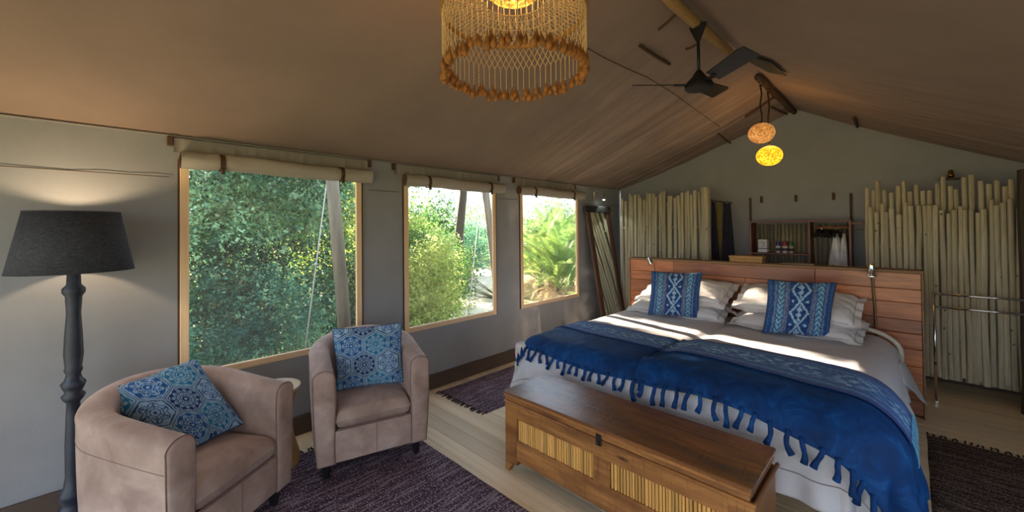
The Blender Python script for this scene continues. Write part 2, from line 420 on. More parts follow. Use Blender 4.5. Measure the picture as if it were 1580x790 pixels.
# ridge poles
def ridge(y0, y1, r, label, m, z=2.80):
    n = 10; w_ = (y1-y0)/5; pts = [(RX-.01+.008*w_*math.sin(i*1.3), y0+(y1-y0)*i/n, z+.006*w_*math.sin(i*2.1)) for i in range(n+1)]
    o = MB().tube(pts, [r*(1+.08*math.sin(i*1.7)) for i in range(n+1)], 12).build('ridge_pole', m, None, True)
    return tag(o, label, 'pole')
ridge(-1.5, 3.25, .032, 'long peeled wooden ridge pole above the fan', M_ridge, 2.795)
ridge(4.08, 5.66, .030, 'dark wooden ridge pole above the two globe lamps', wood('dark_ridge', srgb(52, 38, 26), srgb(84, 62, 42), .6, 'Y', 1, True, .05), 2.83)
# baseboards
struct(MB().box(XL-.02, XL+.02, YF, YB, 0, .135, .004).build('baseboard_left', M_baseb), 'brown strip along the foot of the canvas wall')
struct(MB().box(XL, XR, YB-.03, YB+.01, 0, .14, .004).build('baseboard_back', M_baseb), 'brown strip along the foot of the far wall')
# horizontal seams, valance pleats, webbing tabs of left wall
for a, b in ((YF, .25), (1.535, 1.81), (3.03, 3.33), (4.56, YB)):
    MB().tube([(XL+.006, a, 1.84), (XL+.006, b, 1.84)], .0025, 4).build('seam', simple('seam_thread', srgb(96, 82, 70), .9), wall_left)
for n, (a, b) in enumerate([(.27, 1.53), (1.77, 3.02), (3.28, 4.46)]):
    ny = 60; P = np.zeros((ny, 5, 3))
    yy = np.linspace(a, b, ny)
    for j in range(5):
        t = j/4; P[:, j, 1] = yy; P[:, j, 2] = ZE-.025-t*.085
        P[:, j, 0] = XL+.024-.004*t+.006*np.sin(yy*58+n)*t+.004*np.sin(yy*101)
    gridmesh('valance', P, M_valance, wall_left)
for yy in (.253, 1.531, 1.759, 3.022, 3.267, 4.446):
    MB().box(XL+.006, XL+.03, yy-.016, yy+.016, 2.03, 2.088, .004).build('webbing_tab', M_leather, wall_left)

# rolled blinds above each window
def blind(n, y0, y1, label, straps):
    t = thing('rolled_blind', label, 'blind', (XL+.05, (y0+y1)/2, 1.945), 0, 'rolled canvas blinds above the windows')
    L = (y1-y0)/2; nn = 60; m = 20; P = np.zeros((nn, m, 3))
    for i in range(nn):
        y = -L+2*L*i/(nn-1)
        pinch = 1-.16*sum(math.exp(-((y+L-s*2*L)/.02)**2) for s in straps)
        for j in range(m):
            th = 2*math.pi*j/m; r = .054*pinch*(1+.04*math.sin(3*th+y*9)+.025*math.sin(y*31+th))
            P[i, j] = (r*math.cos(th)*.85, y, r*math.sin(th)-.004*math.sin(y*5))
    gridmesh('roll', P, M_roll, t, wrap=True)
    for e in (-L, L):
        mb = MB()
        for k, rr in enumerate((.052, .036, .02)):
            mb.add([(rr*.85*math.cos(2*math.pi*j/16), e+(.002+.003*k)*(1 if e > 0 else -1), rr*math.sin(2*math.pi*j/16)) for j in range(16)], [tuple(range(16))])
        mb.build('roll_end', simple('roll_end_brown', srgb(104, 76, 58), .9, bump=.4, bscale=200), t)
    for s in straps:
        y = -L+s*2*L
        mb = MB(); pts = [(.051*math.cos(a)*.9, y, .052*math.sin(a)) for a in np.linspace(-2.6, 2.6, 14)]
        for k in range(13):
            a, b = Vector(pts[k]), Vector(pts[k+1]); nrm = Vector((a.x, 0, a.z)).normalized()*.004; w = Vector((0, .014, 0))
            mb.add([a-w, a+w, b+w, b-w, a-w+nrm, a+w+nrm, b+w+nrm, b-w+nrm], [(0, 1, 2, 3), (7, 6, 5, 4), (0, 4, 5, 1), (1, 5, 6, 2), (2, 6, 7, 3), (3, 7, 4, 0)])
        mb.build('strap', M_leather, t)
        MB().box(.03, .05, y-.01, y+.01, -.075, -.04, .003).build('buckle', M_leather, t)
blind(1, .300, 1.530, 'rolled canvas blind above the widest window, behind the armchairs', (.17, .80))
blind(2, 1.845, 3.070, 'rolled canvas blind above the middle window with the path view', (.20, .83))
blind(3, 3.320, 4.600, 'rolled canvas blind above the far window with the palms', (.20, .80))

# ------------------------------------------------------------------ cloth colours (the cloth's own dyes, as vertex colours)
def lin(r, g, b): return np.array(srgb(r, g, b)[:3])
def blend(base, col, m): return base*(1-m[..., None])+col*m[..., None]
def ss(x, a, b): t = np.clip((x-a)/(b-a), 0, 1); return t*t*(3-2*t)
def hex_cloth(X, Y):
    """patchwork of hexagon medallions; X, Y in metres"""
    s = .160; h = s*math.sqrt(3)/2
    row = np.round(Y/h); best = None
    for dr in (-1, 0, 1):
        r = row+dr; off = (r % 2)*.5*s; cxx = np.round((X-off)/s)*s+off; cyy = r*h
        for dc in (-1, 0, 1):
            cc = cxx+dc*s; d = np.hypot(X-cc, Y-cyy)
            if best is None: best = [d, d*0+9, cc, cyy+0*X, r, np.round(cc/s*2)]
            else:
                same = (np.abs(cc-best[2]) < 1e-6) & (np.abs(cyy-best[3]) < 1e-6)
                closer = (d < best[0]) & ~same; second = (~closer) & (d < best[1]) & ~same
                best[1] = np.where(closer, best[0], np.where(second, d, best[1]))
                for i, v in ((0, d), (2, cc), (3, cyy+0*X), (4, r), (5, np.round(cc/s*2))): best[i] = np.where(closer, v, best[i])
    edge = (best[1]-best[0])/2; x = X-best[2]; y = Y-best[3]; r = best[0]/(s/2); th = np.arctan2(y, x)
    kind = (best[4]*2+best[5]) % 4
    navy, blue, teal, cream = lin(16, 46, 96), lin(28, 82, 138), lin(26, 106, 144), lin(160, 186, 202)
    base = np.zeros(X.shape+(3,)); base[:] = navy
    base = blend(base, blue, (kind == 1).astype(float)); base = blend(base, lin(140, 170, 192), (kind == 2).astype(float)); base = blend(base, teal, (kind == 3).astype(float))
    ink = np.zeros(X.shape+(3,)); ink[:] = cream*.9; ink = blend(ink, navy*1.3, (kind == 2).astype(float))
    n = np.where(kind == 0, 12, np.where(kind == 1, 8, np.where(kind == 2, 6, 10)))
    pet = np.abs(np.cos(n*th/2))
    m = (np.abs(r-.50-.22*pet) < .040) | (np.abs(r-.36-.10*pet) < .030) | ((r < .27) & (r > .22)) | (r < .09) | ((r > .30) & (r < .42) & (pet > .93)) | ((r > .52) & (r < .66) & (pet > .95)) | ((np.abs(r-.86) < .03) & (np.cos(n*th) > 0))
    base = blend(base, ink, m.astype(float)*.9)
    base = blend(base, np.where((kind == 2)[..., None], navy, cream)*.85, (np.abs(edge-.0085) < .0022).astype(float))
    base = blend(base, cream*.7, (edge < .003).astype(float)*.8)
    return base*(.85+.3*fbm(X*60, Y*60, 3))[..., None]
def ikat_cloth(X, Y):
    """vertical ikat bands; X, Y in metres from the cushion's centre, .45 wide"""
    jx = X+.006*(vnoise(Y*220, X*30, 2)-.5)*2+.006*(vnoise(Y*40, X*40, 4)-.5); navy, blue, teal, pale, tan = lin(22, 52, 104), lin(34, 88, 146), lin(56, 130, 164), lin(158, 188, 210), lin(142, 136, 142)
    base = np.zeros(X.shape+(3,)); base[:] = navy; ax = np.abs(jx)
    base = blend(base, blue, (fbm(X*40, Y*160, 4) > .56).astype(float)*.7)
    # central crossed lozenges
    c = ax < .075; yy = (Y+.02) % .2-.1
    m = c & (np.abs(np.abs(yy)*.62-ax) < .0085)
    m2 = c & ((np.abs(yy)*.62-ax) > .016) & (ax < .012+.008*np.sin(Y*130))
    m3 = c & (np.hypot(jx-.05*np.sign(jx), yy) < .011)
    for q in (m, m2, m3): base = blend(base, pale, q*.85)
    for a, b, col in ((.078, .084, tan), (.09, .094, pale), (.098, .106, tan), (.165, .171, tan), (.175, .178, pale), (.205, .211, tan)):
        base = blend(base, col, ((ax > a) & (ax < b) & (vnoise(Y*300, X*0+a*99, 7) > .22)).astype(float)*.8)
    band = (ax > .11) & (ax < .16); w = np.abs(ax-.135)
    base = blend(base, teal, band*.55)
    z = (np.sin(Y*150+np.sign(jx)*w*260) > .2) & (w < .02) & band
    base = blend(base, pale, z*.75)
    base = blend(base, blue*.9, (ax > .18)*(.6))
    return base*(.8+.4*fbm(X*90, Y*90, 9))[..., None]
def runner_cloth(U, V):
    """U along the cloth, V 0..1 across it"""
    navy, blue, teal, pale = lin(12, 50, 120), lin(20, 92, 176), lin(34, 128, 188), lin(160, 206, 234)
    j = (vnoise(U*60, V*30, 1)-.5)*.03; v = V+j*.4
    base = np.zeros(U.shape+(3,)); base[:] = blue*.8
    base = blend(base, navy, ((v < .10) | (v > .93)).astype(float))
    for a, b, c in ((.12, .145, teal), (.17, .185, pale), (.21, .235, navy), (.26, .275, teal), (.74, .76, teal), (.79, .805, pale), (.83, .86, navy), (.885, .90, teal)):
        base = blend(base, c, ((v > a) & (v < b)).astype(float)*np.clip(vnoise(U*140, V*2, 8)*1.3+.1, 0, 1))
    mid = (v > .29) & (v < .72); d = np.abs(v-.505); uu = (U % .24)/.24-.5
    loz = mid & (np.abs(np.abs(uu)*.8+d*1.2-.28) < .05); loz2 = mid & (np.abs(uu)*.8+d*1.2 < .09)
    strk = mid & (vnoise(U*26, V*70, 5) > .62)
    base = blend(base, navy*1.1, (mid & (vnoise(U*18, V*40, 12) > .55))*.6)
    base = blend(base, teal, strk*.7); base = blend(base, pale, (loz | loz2)*(vnoise(U*70, V*50, 3) > .5)*.7); base = blend(base, pale, (mid & (vnoise(U*34+V*9, V*46, 15) > .70))*.6)
    return base*(.8+.4*fbm(U*80, V*60, 6))[..., None]
M_print = attr_mat('printed_cotton', .85, .35, 500, .1)
M_weave = attr_mat('woven_ikat', .85, .5, 420, .15)
M_linen = simple('white_linen', srgb(212, 211, 216), .85, var=.025, nscale=4, bump=.15, bscale=400)
M_pillow = simple('ivory_pillowcase', srgb(216, 212, 210), .8, var=.02, nscale=6, bump=.15, bscale=300)
M_piping = simple('brown_stitching', srgb(112, 92, 84), .9)

def pillow_grid(BL, BR, TL, TR, th, n=60, pinch=.05, flange=0.0, seed=0, power=.42, lump=.1):
    BL, BR, TL, TR = map(Vector, (BL, BR, TL, TR)); out = []
    nrm = (BR-BL).cross(TL-BL).normalized()
    u = np.linspace(-1, 1, n); U, V = np.meshgrid(u, u, indexing='ij')
    f = 1-flange
    a = np.clip(np.abs(U)/f, 0, 1); b = np.clip(np.abs(V)/f, 0, 1)
    prof = ((1-a**2.2)*(1-b**2.2))**power
    prof = prof*(1-lump+2*lump*fbm(U*1.6+seed, V*1.6, seed))+0*prof
    Up = U*(1-pinch*(1-V**2)); Vp = V*(1-pinch*(1-U**2))
    s, t = (Up+1)/2, (Vp+1)/2
    pos = sum(w[..., None]*np.array(p) for w, p in (((1-s)*(1-t), BL), (s*(1-t), BR), ((1-s)*t, TL), (s*t, TR)))
    N = np.array(nrm); wr = (fbm(U*5+seed, V*5, seed+3)-.5)*.02*np.minimum(a+b, 1)
    F = pos+N*(prof*th/2+.002+wr)[..., None]; B = pos-N*(prof*th/2+.002-wr)[..., None]
    return U, V, F, B
def cushion(name, label, quad, th, cloth, size, mat, n=150, seed=0, group=None, edge=None):
    BL = Vector(quad[0]); base = (BL+Vector(quad[1]))/2
    quad = [Vector(q)-base for q in quad]
    t = thing(name, label, 'cushion', base, 0, group)
    U, V, F, B = pillow_grid(*quad, th, n, .055, 0, seed, .40, .08)
    X, Y = U*size[0]/2, V*size[1]/2; c = cloth(X, Y)
    gridmesh('front_cover', F, mat, t, c); gridmesh('back_cover', B[:, ::-1], mat, t, c[:, ::-1])
    ring = np.concatenate([(F[:, 0]+B[:, 0])/2, (F[-1, 1:]+B[-1, 1:])/2, ((F[:, -1]+B[:, -1])/2)[-2::-1], ((F[0]+B[0])/2)[-2:0:-1]])[::6]
    ring = [Vector(p) for p in ring]; ring.append(ring[0])
    MB().tube(ring, .0038, 6).build('edge_seam', edge, t, True)
    return t
def pillow(label, c, w, h, th, yaw, pitch, seed, group, roll=0):
    t = thing('pillow', label, 'pillow', c, R(yaw), group)
    ax = Vector((w/2*math.cos(R(roll)), 0, w/2*math.sin(R(roll)))); ay = Vector((0, h/2*math.cos(R(pitch)), h/2*math.sin(R(pitch))))
    U, V, F, B = pillow_grid(-ax-ay, ax-ay, -ax+ay, ax+ay, th, 60, .03, .11, seed, .46, .2)
    # flanges droop and ripple
    a = np.maximum(np.abs(U), np.abs(V)); rip = (.010*np.sin(U*9+seed)+.010*np.sin(V*11+seed*2))*ss(a, .8, 1)-.02*ss(a, .85, 1)
    F[..., 2] += rip; B[..., 2] += rip
    gridmesh('pillowcase', F, M_pillow, t); gridmesh('underside', B[:, ::-1], M_pillow, t)
    k = int(round((1-(-1+.11))/2*0+60*.055))
    for line in (F[k:-k, k], F[k:-k, -k-1], F[k, k:-k], F[-k-1, k:-k]):
        MB().tube([Vector(p)+Vector((0, 0, .001)) for p in line[::3]], .0014, 4).build('stitch_line', M_piping, t)
    return t

# ------------------------------------------------------------------ armchairs
t = NT('dusty_velvet'); v = t.coords()
n1 = t.noise(v, 5, 5, .6, .4)
t.link(t.ramp(n1, [(.3, srgb(138, 112, 100)), (.52, srgb(168, 142, 129)), (.72, srgb(190, 166, 154))]), t.b.inputs['Base Color'])
t.b.inputs['Roughness'].default_value = .75; t.b.inputs['Sheen Weight'].default_value = .5; t.b.inputs['Sheen Roughness'].default_value = .4
t.b.inputs['Sheen Tint'].default_value = srgb(230, 210, 205); t.bump(t.noise(v, 90, 3), .12, .004)
M_velvet = t.m
M_seam = simple('velvet_seam', srgb(128, 100, 92), .8)
def armchair(label, loc, rotz, group):
    t = thing('armchair', label, 'armchair', loc, rotz, group)
    W, D, th, zb = .345, .345, .058, .095
    # path of the horseshoe: centre line, outward normal
    pts = []
    cw, cd = W-th, D-th; xa = -.02
    for i in range(14): x = D-.012-(D-.012-xa)*i/13; pts.append((x, -cw, 0, -1))
    for i in range(1, 40):
        a = math.pi*i/40; ex, ey = cd+xa, cw
        px_, py_ = xa-ex*math.sin(a), -ey*math.cos(a); nx, ny = -math.sin(a)/ex, -math.cos(a)/ey; l = math.hypot(nx, ny); pts.append((px_, py_, nx/l, ny/l))
    for i in range(14): x = xa+(D-.012-xa)*i/13; pts.append((x, cw, 0, 1))
    P = []
    for k, (x, y, nx, ny) in enumerate(pts):
        s = min(max((D-x)/(2*D), 0), 1); top = .655+.118*(s**1.2); sink = 0
        row = []
        def pt(off, z): row.append((x+nx*off, y+ny*off, z))
        for i in range(9): f = i/8; pt(th+.006-.022*(1-f)**2, zb+(top-.062-zb)*f)
        for i in range(1, 14):
            a = math.pi*i/14; pt(th*math.cos(a)+(.010*math.cos(a) if i < 7 else 0), top-.062+.062*math.sin(a)**.8)
        for i in range(9): f = 1-i/8; pt(-th+.004*math.sin(f*6), zb+(top-.062-zb)*f)
        for i in range(1, 4): pt(-th+(2*th-.016)*i/4, zb)
        row.append(row[0])
        P.append(row)
    P = np.array(P)
    o = gridmesh('tub_back', P, M_velvet, t, wrap=False)
    # rounded front faces of the arms
    for e, sx in ((0, 1), (-1, 1)):
        ring = P[e]; c = ring.mean(0); nn = len(ring); G = [ring]
        for q, dx in ((.93, .010), (.80, .016), (.4, .018), (0.0, .018)):
            rr = ring.copy(); zt_ = ring[:, 2].max()-.062; zm = np.clip(ring[:, 2], zb+.03, zt_); rr[:, 1] = c[1]+(ring[:, 1]-c[1])*q; rr[:, 2] = zm+(ring[:, 2]-zm)*q; rr[:, 0] = ring[:, 0]+dx; G.append(rr)
        gridmesh('arm_front', np.array(G), M_velvet, t)
        MB().tube([Vector(p)+Vector((.006, 0, 0)) for p in ring], .0026, 6).build('arm_piping', M_seam, t, True)
    # seam along the outer face under the roll
    MB().tube([Vector(p[7]) for p in P], .0018, 5).build('outer_seam', M_seam, t, True)
    iw = W-2*th
    # seat cushion
    n = 34; u = np.linspace(-1, 1, n); U, V = np.meshgrid(u, u, indexing='ij')
    def cush(zsgn):
        e = (1-np.abs(U)**8)*(1-np.abs(V)**8); Z = .345+zsgn*(.065*np.clip(e, 0, 1)**.28)+(.018*(1-U**2)*(1-V**2) if zsgn > 0 else 0)
        x = .075+U*.27; yy = V*(iw-.002)
        # follow the round back
        lim = np.sqrt(np.clip(1-((np.minimum(x, xa)-xa)/(D-2*th+xa+.02))**2, .02, 1)); yy = yy*lim
        return np.stack([x, yy, Z], -1)
    top, bot = cush(1), cush(-1)
    c_ = gridmesh('seat_cushion', top, M_velvet, t); gridmesh('cushion_underside', bot[:, ::-1], M_velvet, c_)
    for zz in (.300,):
        MB().tube([(.075-.1+.27+.097, yv, zz) for yv in np.linspace(-iw+.012, iw-.012, 12)], .0025, 5).build('cushion_piping', M_seam, c_, True)
    MB().box(.30, D-.008, -iw-.004, iw+.004, zb, .285, .012).build('front_panel', M_velvet, t, 'auto')
    MB().box(-.24, .305, -iw, iw, zb, .278).build('seat_deck', M_velvet, t)
    MB().tube([(D-.007, .01, zb+.01), (D-.006, .012, .28)], .0018, 5).build('panel_seam', M_seam, t)
    for lx, ly in ((D-.06, -W+.07), (D-.06, W-.07), (-.2, -.2), (-.2, .2)):
        MB().lathe([(.019, 0), (.022, .01), (.030, zb+.004)], (lx, ly, 0), 14).build('leg', M_black, t, 'auto')
    return t
RUGZ = .012
armchair('brown velvet tub armchair beside the floor lamp, nearest the camera', (-2.545, .245, RUGZ), R(34.8), 'velvet tub armchairs')
armchair('brown velvet tub armchair between the widest window and the bed', (-2.70, 1.262, RUGZ), R(-15.5), 'velvet tub armchairs')
M_blueseam = simple('navy_seam', srgb(30, 66, 110), .9)
cushion('cushion', 'blue hexagon medallion cushion lying askew in the armchair by the floor lamp',
        [(-2.44, .235, .440), (-2.565, .505, .455), (-2.70, -.065, .745), (-2.74, .322, .815)], .13, hex_cloth, (.44, .44), M_print, 170, 3, 'blue hexagon cushions', M_blueseam)
cushion('cushion', 'blue hexagon medallion cushion standing upright in the armchair nearest the bed',
        [(-2.70, 1.062, .437), (-2.485, 1.440, .447), (-2.765, 1.062, .835), (-2.545, 1.462, .845)], .12, lambda x, y: hex_cloth(x+.03, y+.05), (.44, .42), M_print, 170, 5, 'blue hexagon cushions', M_blueseam)

# ------------------------------------------------------------------ floor lamp
t = thing('floor_lamp', 'turned blue-black wooden floor lamp with wide dark linen shade beside the armchair', 'floor lamp', (-2.945, -.135, 0))
M_lampwood = simple('blueblack_lamp_wood', srgb(34, 40, 54), .45, var=.3, nscale=20, bump=.2)
t2 = NT('dark_linen_shade'); v = t2.coords((1, 1, 1))
n = t2.noise(t2.coords((300, 300, 40)), 1, 2); n2 = t2.noise(t2.coords((40, 40, 300)), 1, 2)
mx = t2.mix(.5, t2.ramp(n, [(.35, srgb(34, 36, 44)), (.65, srgb(66, 68, 78))]), t2.ramp(n2, [(.35, srgb(34, 36, 44)), (.65, srgb(70, 72, 82))]))
t2.link(mx, t2.b.inputs['Base Color']); t2.b.inputs['Roughness'].default_value = .9; t2.bump(n, .4, .002)
sh = MB().lathe([(.222, 1.312), (.168, 1.605)], n=56, cap=False).build('lamp_shade', t2.m, t, True); solid(sh, .003)
for r, z in ((.2225, 1.312), (.1685, 1.605)):
    MB().tube([(r*math.cos(a), r*math.sin(a), z) for a in np.linspace(0, 2*math.pi, 49)], .003, 6).build('shade_rim', t2.m, sh)
prof = [(.13, 0), (.13, .02), (.12, .035), (.085, .05), (.06, .075), (.05, .10), (.058, .115), (.062, .13), (.05, .145), (.040, .17), (.052, .20), (.050, .22), (.034, .25), (.028, .30), (.030, .45), (.026, .60), (.024, .66),
        (.036, .675), (.044, .695), (.030, .712), (.040, .735), (.046, .755), (.032, .775), (.026, .80), (.034, .82), (.030, .835), (.036, .90), (.032, 1.0), (.026, 1.10), (.030, 1.17), (.030, 1.185), (.042, 1.205), (.042, 1.225), (.026, 1.245), (.024, 1.31), (.018, 1.33)]
MB().lathe(prof, n=28).build('turned_stem', M_lampwood, t, True)
MB().lathe([(.012, 1.33), (.014, 1.40), (.010, 1.41)], n=12).build('socket', M_brass, t)
MB().ball((0, 0, 1.45), (.03, .03, .038), 14, 10).build('bulb', emit_mat('bulb_warm', (1, .72, .42, 1), 6), t, True)
for k in range(3):
    a = k*2*math.pi/3; MB().tube([(0, 0, 1.56), (.165*math.cos(a), .165*math.sin(a), 1.60)], .002, 5).build('spider_arm', M_brass, t)
ld = bpy.data.lights.new('floor_lamp_light', 'POINT'); ld.energy = 8; ld.color = (1, .74, .45); ld.shadow_soft_size = .035
lo = bpy.data.objects.new('floor_lamp_light', ld); COL.objects.link(lo); lo.location = (0, 0, 1.50); lo.parent = t

# ------------------------------------------------------------------ side table
t = thing('side_table', 'pale hourglass wooden side table between the two armchairs', 'side table', (-2.895, .735, 0))
M_stool = wood('stool_wood', srgb(176, 134, 74), srgb(216, 176, 112), .5, 'Z', .8, False, .05)
MB().lathe([(.155, 0), (.158, .03), (.150, .07), (.125, .16), (.108, .26), (.108, .34), (.128, .42), (.150, .475)], n=36).build('hourglass_base', M_stool, t, 'auto')
MB().lathe([(.150, .475), (.160, .482), (.163, .492), (.160, .5), (.155, .502)], n=40).build('table_top', wood('stool_top', srgb(196, 172, 142), srgb(222, 204, 178), .25, 'X', 1, False, .05, .1, .4), t, 'auto')

# ------------------------------------------------------------------ rugs
def rug_mat(name, axis, c1, c2, c3):
    t = NT(name)
    sc = {'Y': (60, 3.5, 1), 'X': (3.5, 60, 1)}[axis]; tc = t.coords(sc)
    n1 = t.noise(tc, 1, 3, .6, .3); sc2 = {'Y': (75, 110, 1), 'X': (110, 75, 1)}[axis]; n2 = t.noise(t.coords(sc2), 1, 1)
    col = t.ramp(n1, [(.28, c1), (.42, c2), (.5, c1), (.60, c3), (.68, c2), (.78, scalec(c3, 1.5))])
    col = t.mix(t.ramp(n2, [(.55, (0, 0, 0)), (.68, (1, 1, 1))]), col, scalec(c3, 1.5))
    t.link(col, t.b.inputs['Base Color']); t.b.inputs['Roughness'].default_value = .95; t.b.inputs['Specular IOR Level'].default_value = .1
    b = t.bump(n1, .8, .008); t.bump(n2, .6, .004, b)
    return t.m
M_rug = rug_mat('rag_rug', 'Y', srgb(48, 34, 42), srgb(96, 76, 92), srgb(150, 134, 144))
M_rug2 = rug_mat('rag_rug_bedside', 'Y', srgb(48, 34, 38), srgb(92, 70, 78), srgb(140, 120, 124))
M_rugX = rug_mat('rag_rug_dark', 'X', srgb(40, 30, 28), srgb(74, 58, 52), srgb(120, 102, 92))
M_fringe = simple('rug_fringe_yarn', srgb(44, 32, 34), .95)
def rug(label, x0, x1, y0, y1, mat, fringe, seed):
    t = thing('rug', label, 'rug', ((x0+x1)/2, (y0+y1)/2, 0))
    w, d = (x1-x0)/2, (y1-y0)/2; nx, ny = int((x1-x0)/.02)+2, int((y1-y0)/.02)+2
    u = np.linspace(-w, w, nx); v_ = np.linspace(-d, d, ny); U, V = np.meshgrid(u, v_, indexing='ij')
    Z = .0085+.003*(fbm(U*9+seed, V*9, seed)-.5)+.0012*np.sin(V*0+U*260 if mat is not M_rugX else V*260)
    U2 = U+.008*(fbm(V*4, U*0, seed+1)-.5)*(np.abs(U)/w); V2 = V+.008*(fbm(U*4, V*0, seed+2)-.5)*(np.abs(V)/d)
    P = np.stack([U2, V2, Z], -1); P[0, :, 2] = P[-1, :, 2] = .001; P[:, 0, 2] = P[:, -1, 2] = .001
    gridmesh('rug_body', P, mat, t)
    rr = random.Random(seed)
    proto = None
    for ax, s in fringe:
        L = w if ax == 'y' else d; k = -L+.01
        while k < L-.01:
            if ax == 'y': a = (k, s*d, .006); b = (k+rr.uniform(-.012, .012), s*(d+rr.uniform(.035, .06)), .004)
            else: a = (s*w, k, .006); b = (s*(w+rr.uniform(.035, .06)), k+rr.uniform(-.012, .012), .004)
            m_ = ((a[0]+b[0])/2+rr.uniform(-.006, .006), (a[1]+b[1])/2+rr.uniform(-.006, .006), .006)
            MB().tube([a, m_, b], [.004, .006, .003], 5).build('fringe_tassel', M_fringe, t)
            k += rr.uniform(.022, .034)
    return t
rug('large purple brown woven rug under the two armchairs', -2.90, -.75, -.55, 1.575, M_rug, [('x', -1)], 1)
rug('narrow purple brown rug on the window side of the bed', -3.09, -2.44, 2.16, 4.25, M_rug2, [('y', -1)], 2)
rug('dark brown striped rug on the right side of the bed', .06, 1.0, 2.35, 4.14, M_rugX, [('y', 1)], 3)

# ------------------------------------------------------------------ chest
CX0, CX1, CY0, CY1, CZ = -1.805, -.437, 1.755, 2.145, .492
t = thing('blanket_chest', 'long brown wooden blanket chest with cane panels at the foot of the bed', 'chest', ((CX0+CX1)/2, CY0, 0))
ox = (CX0+CX1)/2
def cb(name, x0, x1, y0, y1, z0, z1, m=M_oldwood, b=.004, par=None):
    cx, cy, cz = (x0+x1)/2, (y0+y1)/2, (z0+z1)/2
    o = MB().box(x0-cx, x1-cx, y0-cy, y1-cy, z0-cz, z1-cz, b).build(name, m, par or t)
    o.location = (cx-ox, cy-CY0, cz) if par is None else (cx-ox-par.location.x, cy-CY0-par.location.y, cz-par.location.z); return o
P1, P2 = (-1.706, -1.165), (-1.068, -.53)
cb('top_rail', CX0+.04, CX1-.04, CY0, CY0+.022, .338, .422)
cb('bottom_rail', CX0+.04, CX1-.04, CY0, CY0+.022, .085, .208)
cb('corner_post', CX0, CX0+.10, CY0-.002, CY0+.04, 0.055, .422); cb('corner_post', CX1-.095, CX1, CY0-.002, CY0+.04, .055, .422)
cb('centre_stile', P1[1], P2[0], CY0+.001, CY0+.022, .205, .34)
for x0, x1 in ((CX0, CX0+.055), (CX1-.055, CX1)):
    for y0 in (CY0-.002, CY1-.05):
        mb = MB(); s = 1 if x0 == CX0 else -1; xo = x0 if s > 0 else x1
        a = [(0, 0), (.03*s, 0), (.035*s, .02), (.06*s, .05), (.06*s, .056), (0, .056)]
        vs = [(xo+p-ox, yy-CY0, z) for yy in (y0, y0+.04) for p, z in a]
        fs = [(0, 1, 2, 3, 4, 5), (11, 10, 9, 8, 7, 6)]+[(i, i+6, (i+1) % 6+6, (i+1) % 6) for i in range(6)]
        mb.add(vs, fs).build('foot', M_oldwood, t)
M_oldwoodY = wood('worn_chest_wood_side', srgb(98, 62, 36), srgb(148, 98, 56), .45, 'Y', 1.3, True, .1, .3, .1)
cb('end_panel', CX1-.02, CX1-.004, CY0+.04, CY1-.03, .075, .422, M_oldwoodY)
cb('end_panel', CX0+.004, CX0+.02, CY0+.04, CY1-.03, .075, .422, M_oldwoodY)
cb('back_panel', CX0+.01, CX1-.01, CY1-.02, CY1-.006, .055, .422)
cb('backing_board', CX0+.09, CX1-.09, CY0+.024, CY0+.03, .19, .35, simple('chest_inner', srgb(60, 38, 22), .8), 0)
rr = random.Random(5)
for a, b in (P1, P2):
    x = a+.002
    while x < b-.006:
        w = rr.uniform(.011, .018)
        w = min(w, b-x-.001)
        dz = rr.uniform(-.0015, .0015)
        o = MB().tube([(0, 0, -.064), (rr.uniform(-.0006, .0006), 0, 0), (0, 0, .064)], w/2*.96, 8).build('cane_slat', M_cane, t)
        o.location = (x+w/2-ox, .016+dz, .273); x += w+rr.uniform(.0006, .003)
# mouldings and lid
cb('rim_moulding', CX0-.006, CX1+.006, CY0-.010, CY0+.01, .420, .434, M_oldwood, .005); cb('rim_moulding', CX1-.008, CX1+.008, CY0+.01, CY1, .420, .434, M_oldwoodY, .005); cb('rim_moulding', CX0-.008, CX0+.008, CY0+.01, CY1, .420, .434, M_oldwoodY, .005)
lid = cb('lid', CX0-.004, CX1-.006, CY0-.012, CY1+.006, .474, .492, M_lidwood, .004)
cb('lid_edge', CX0+.002, CX1-.014, CY0-.006, CY0+.015, .436, .474, M_oldwood, .004, lid)
cb('lid_edge', CX1-.03, CX1-.014, CY0+.015, CY1, .436, .474, M_oldwoodY, .004, lid); cb('lid_edge', CX0+.002, CX0+.018, CY0+.015, CY1, .436, .474, M_oldwoodY, .004, lid)
cb('lid_bead', CX0-.002, CX1-.008, CY0-.016, CY0-.006, .462, .478, M_oldwood, .004, lid)
M_lidplank = M_lidwood
hp = cb('latch', -1.135, -1.105, CY0-.016, CY0-.010, .405, .468, M_darkmetal, .002)
cb('latch_staple', -1.127, -1.113, CY0-.024, CY0-.016, .412, .432, M_darkmetal, .002, hp)
cb('latch_hinge', -1.132, -1.108, CY0-.020, CY0-.014, .450, .458, M_darkmetal, .002, hp)

